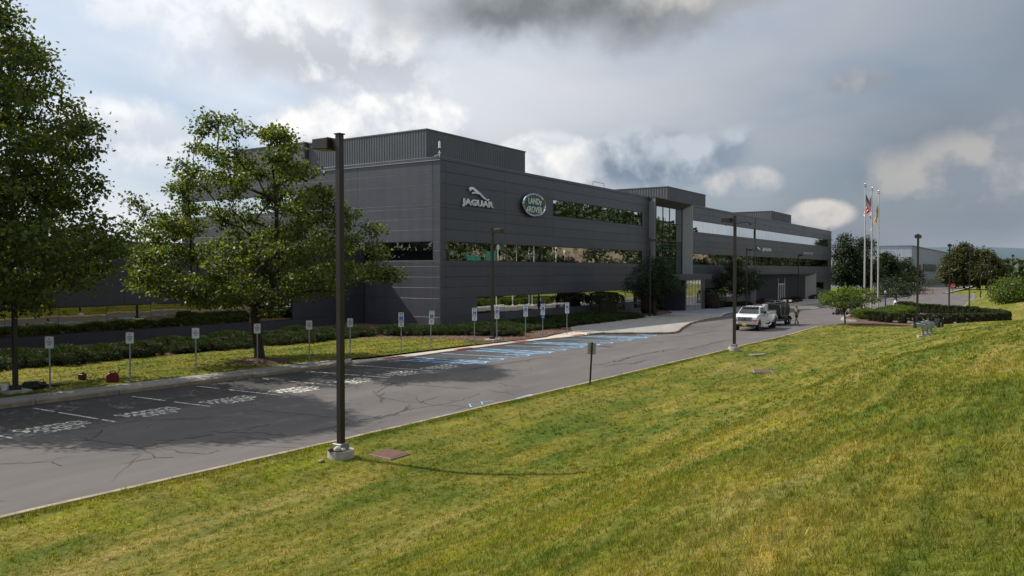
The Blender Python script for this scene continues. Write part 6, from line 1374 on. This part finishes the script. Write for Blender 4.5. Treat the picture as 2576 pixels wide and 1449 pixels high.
t = thing('backpack_blower', 'dark green machine lying in the shade right of the left lamp base', 'machine', (15.75, 32.75, .17), R(-30))
mb = MB(); mb.box(-.28,.28,-.18,.18,0,.30); mb.build('housing', mat('dark_green', (.015,.03,.022), .5), t, bevel=.06); mb = MB(); mb.tube([(.25,0,.15),(.55,.05,.10),(.95,.02,.07)], [.06,.05,.04], 10); mb.build('tube', black_m, t, smooth=True)
# ================================================================== HYDRANT, POSTS, CONES, BARRIER
t = thing('fire_hydrant', 'white capped fire hydrant behind the golden junipers', 'hydrant', (137, 18.2, float(zr(137))))
mb = MB(); mb.lathe([(.24,0),(.24,.06),(.16,.08),(.16,.75),(.22,.78),(.22,.83)], (0,0,0), 14); mb.build('barrel', mat('hydrant_red', (.3,.06,.05), .5), t, smooth=True)
mb = MB(); mb.lathe([(.23,.83),(.22,1.0),(.15,1.12),(.05,1.18),(.05,1.26)], (0,0,0), 14); mb.build('bonnet', white_m, t, smooth=True); mb = MB(); mb.lathe([(.10,-.3),(.10,.3)], (0,0,.6), 10, 0, 'y'); mb.build('outlet', white_m, t)
t = thing('marker_post', 'blue post with a pale top left of the hydrant', 'post', (135.5, 19.4, float(zr(135))))
mb = MB(); mb.tube([(0,0,-.1),(0,0,2.2)], .10, 8); mb.build('post', mat('post_blue', (.02,.05,.14), .5), t); mb = MB(); mb.lathe([(.16,2.2),(.2,2.45),(.12,2.7)], (0,0,0), 10); mb.build('cap', signback_m, t)
t = thing('utility_post', 'pale grey square post at the foot of a lamp on the far grass edge', 'post', (168, 9.2, zl(168, 9.2)-.05))
mb = MB(); mb.box(-.22,.22,-.22,.22,-.1,1.85); mb.build('housing', mat('post_grey', (.36,.38,.40), .6), t, bevel=.03); mb = MB(); mb.box(-.25,.25,-.25,.25,1.85,1.92); mb.build('cap', grey_m, t)
t = thing('traffic_cone', 'orange traffic cone behind the barrier on the far road', 'cone', (262, 26.9, -1.25))
mb = MB(); mb.box(-.3,.3,-.3,.3,0,.06); mb.build('foot', black_m, t); mb = MB(); mb.lathe([(.26,.06),(.06,1.25),(.03,1.3)], (0,0,0), 14); mb.build('cone_body', orange_m, t, smooth=True); mb = MB(); mb.lathe([(.185,.5),(.135,.78)], (0,0,0), 14); mb.build('collar', white_m, t)
t = thing('barrier', 'low barrier with two orange legs and a pale rail across the far road', 'barrier', (235.2, 23.4, -1.25), math.atan2(-1.9, 1.3))
for v in (-1.2, 1.2):
    mb = MB(); mb.tube([(v,0,0),(v,0,1.35)], [.16,.13], 10); mb.box(v-.28,v+.28,-.3,.3,-.02,.08); mb.build('leg', orange_m, t)
mb = MB(); mb.box(-1.35,1.35,-.2,-.14,.85,1.2); mb.build('rail', mat('pale_rail', (.5,.45,.36), .7), t)
# ================================================================== FAR CARS
def car(label, x_, y_, rz, m, suv=False):
    t = thing('parked_car', label, 'car', (x_, y_, -1.28), rz, 'cars in the far parking lot'); hz = 1.62 if suv else 1.45
    mb = MB(); mb.prism([(-2.2,.35),(2.2,.35),(2.25,.65),(2.1,.82),(1.1,.95),(-1.9,1.0),(-2.2,.85)], -.86, .86, 'y'); mb.build('body', m, t, bevel=.07, seg=2, smooth=True)
    mb = MB(); mb.hexa([(1.15,.80,.93),(-1.95,.80,.98),(-1.95,-.80,.98),(1.15,-.80,.93)], [(.35,.62,hz),(-1.45 if not suv else -1.8,.62,hz),(-1.45 if not suv else -1.8,-.62,hz),(.35,-.62,hz)]); mb.build('glasshouse', carglass_m, t, bevel=.05, smooth=True)
    mb = MB(); mb.box(-1.5,.3,-.6,.6,hz-.01,hz+.03); mb.build('roof', m, t, bevel=.02)
    for s in (-1, 1):
        for v in (-1.35, 1.4): wheel(t, v, s*.78, .33, .2)
        mb = MB(); mb.box(2.18,2.27,s*.62-.18,s*.62+.18,.62,.76); mb.build('headlight', MATS['headlight_glass'], t, bevel=.02)
sil_m = mat('silver_car', (.42,.44,.46), .25, .6, coat=.5); blk_m = mat('black_car', (.012,.012,.014), .2, 0, .6, coat=.6); bl_m = mat('blue_car', (.06,.09,.16), .25, .3, coat=.5)
car('dark car half hidden behind the left trunks of the round clump', 345, 22.0, R(80), blk_m, True); car('black car in the shade right of the round clump', 348, 13.2, R(75), blk_m, True)
for k, (xx, yy, m_, lab) in enumerate(((368,12.8,sil_m,'silver car just right of the black car in the far lot'),(385,11.6,white_m,'white car in the middle of the far lot'),(392,9.6,sil_m,'silver car before the far treeline, second from the right'),(402,7.4,white_m,'white car at the right end of the far lot'),(380,14.4,bl_m,'blue car behind the silver one in the far lot'))): car(lab, xx, yy, R(82), m_, k % 2 == 0)
car('pale car behind the two right flagpoles', 250, 33.8, R(-20), sil_m)
# ------------------------------------------------------------------ beyond the bank: highway posts and signs mirrored in the windows
for k, (xx, w_, h_) in enumerate(((205, 5, 2.6), (214, 7, 4.4))):
    t = thing('highway_sign', ('smaller' if k == 0 else 'larger')+' green road sign mirrored in the corner window of the middle floor', 'sign', (xx, -66, -.9), R(180))
    mb = MB(); mb.box(-w_/2,w_/2,-.1,.1,7.5,7.5+h_); mb.build('panel', green_m, t); mb = MB(); mb.box(-w_*.35,-w_*.35+.2,.1,.3,0,7.5+h_); mb.box(w_*.35-.2,w_*.35,.1,.3,0,7.5+h_); mb.build('posts', galv_m, t)
for k, xx in enumerate((232, 252, 272)):
    t = thing('highway_lamp', 'pale lamp post mirrored in the middle floor windows, '+('first', 'second', 'third')[k]+' from the building corner', 'lamp', (xx, -62, -.9), 0, 'highway lamps mirrored in the windows')
    mb = MB(); mb.tube([(0,0,0),(0,0,17),(0,.8,18.2),(0,2.6,18.6)], [.24,.16,.12,.09], 8); mb.build('post', mat('pale_post', (.6,.6,.58), .5) if 'pale_post' not in MATS else MATS['pale_post'], t); mb = MB(); mb.box(-.2,.2,2.4,3.3,18.5,18.7); mb.build('lamp_head', grey_m, t)
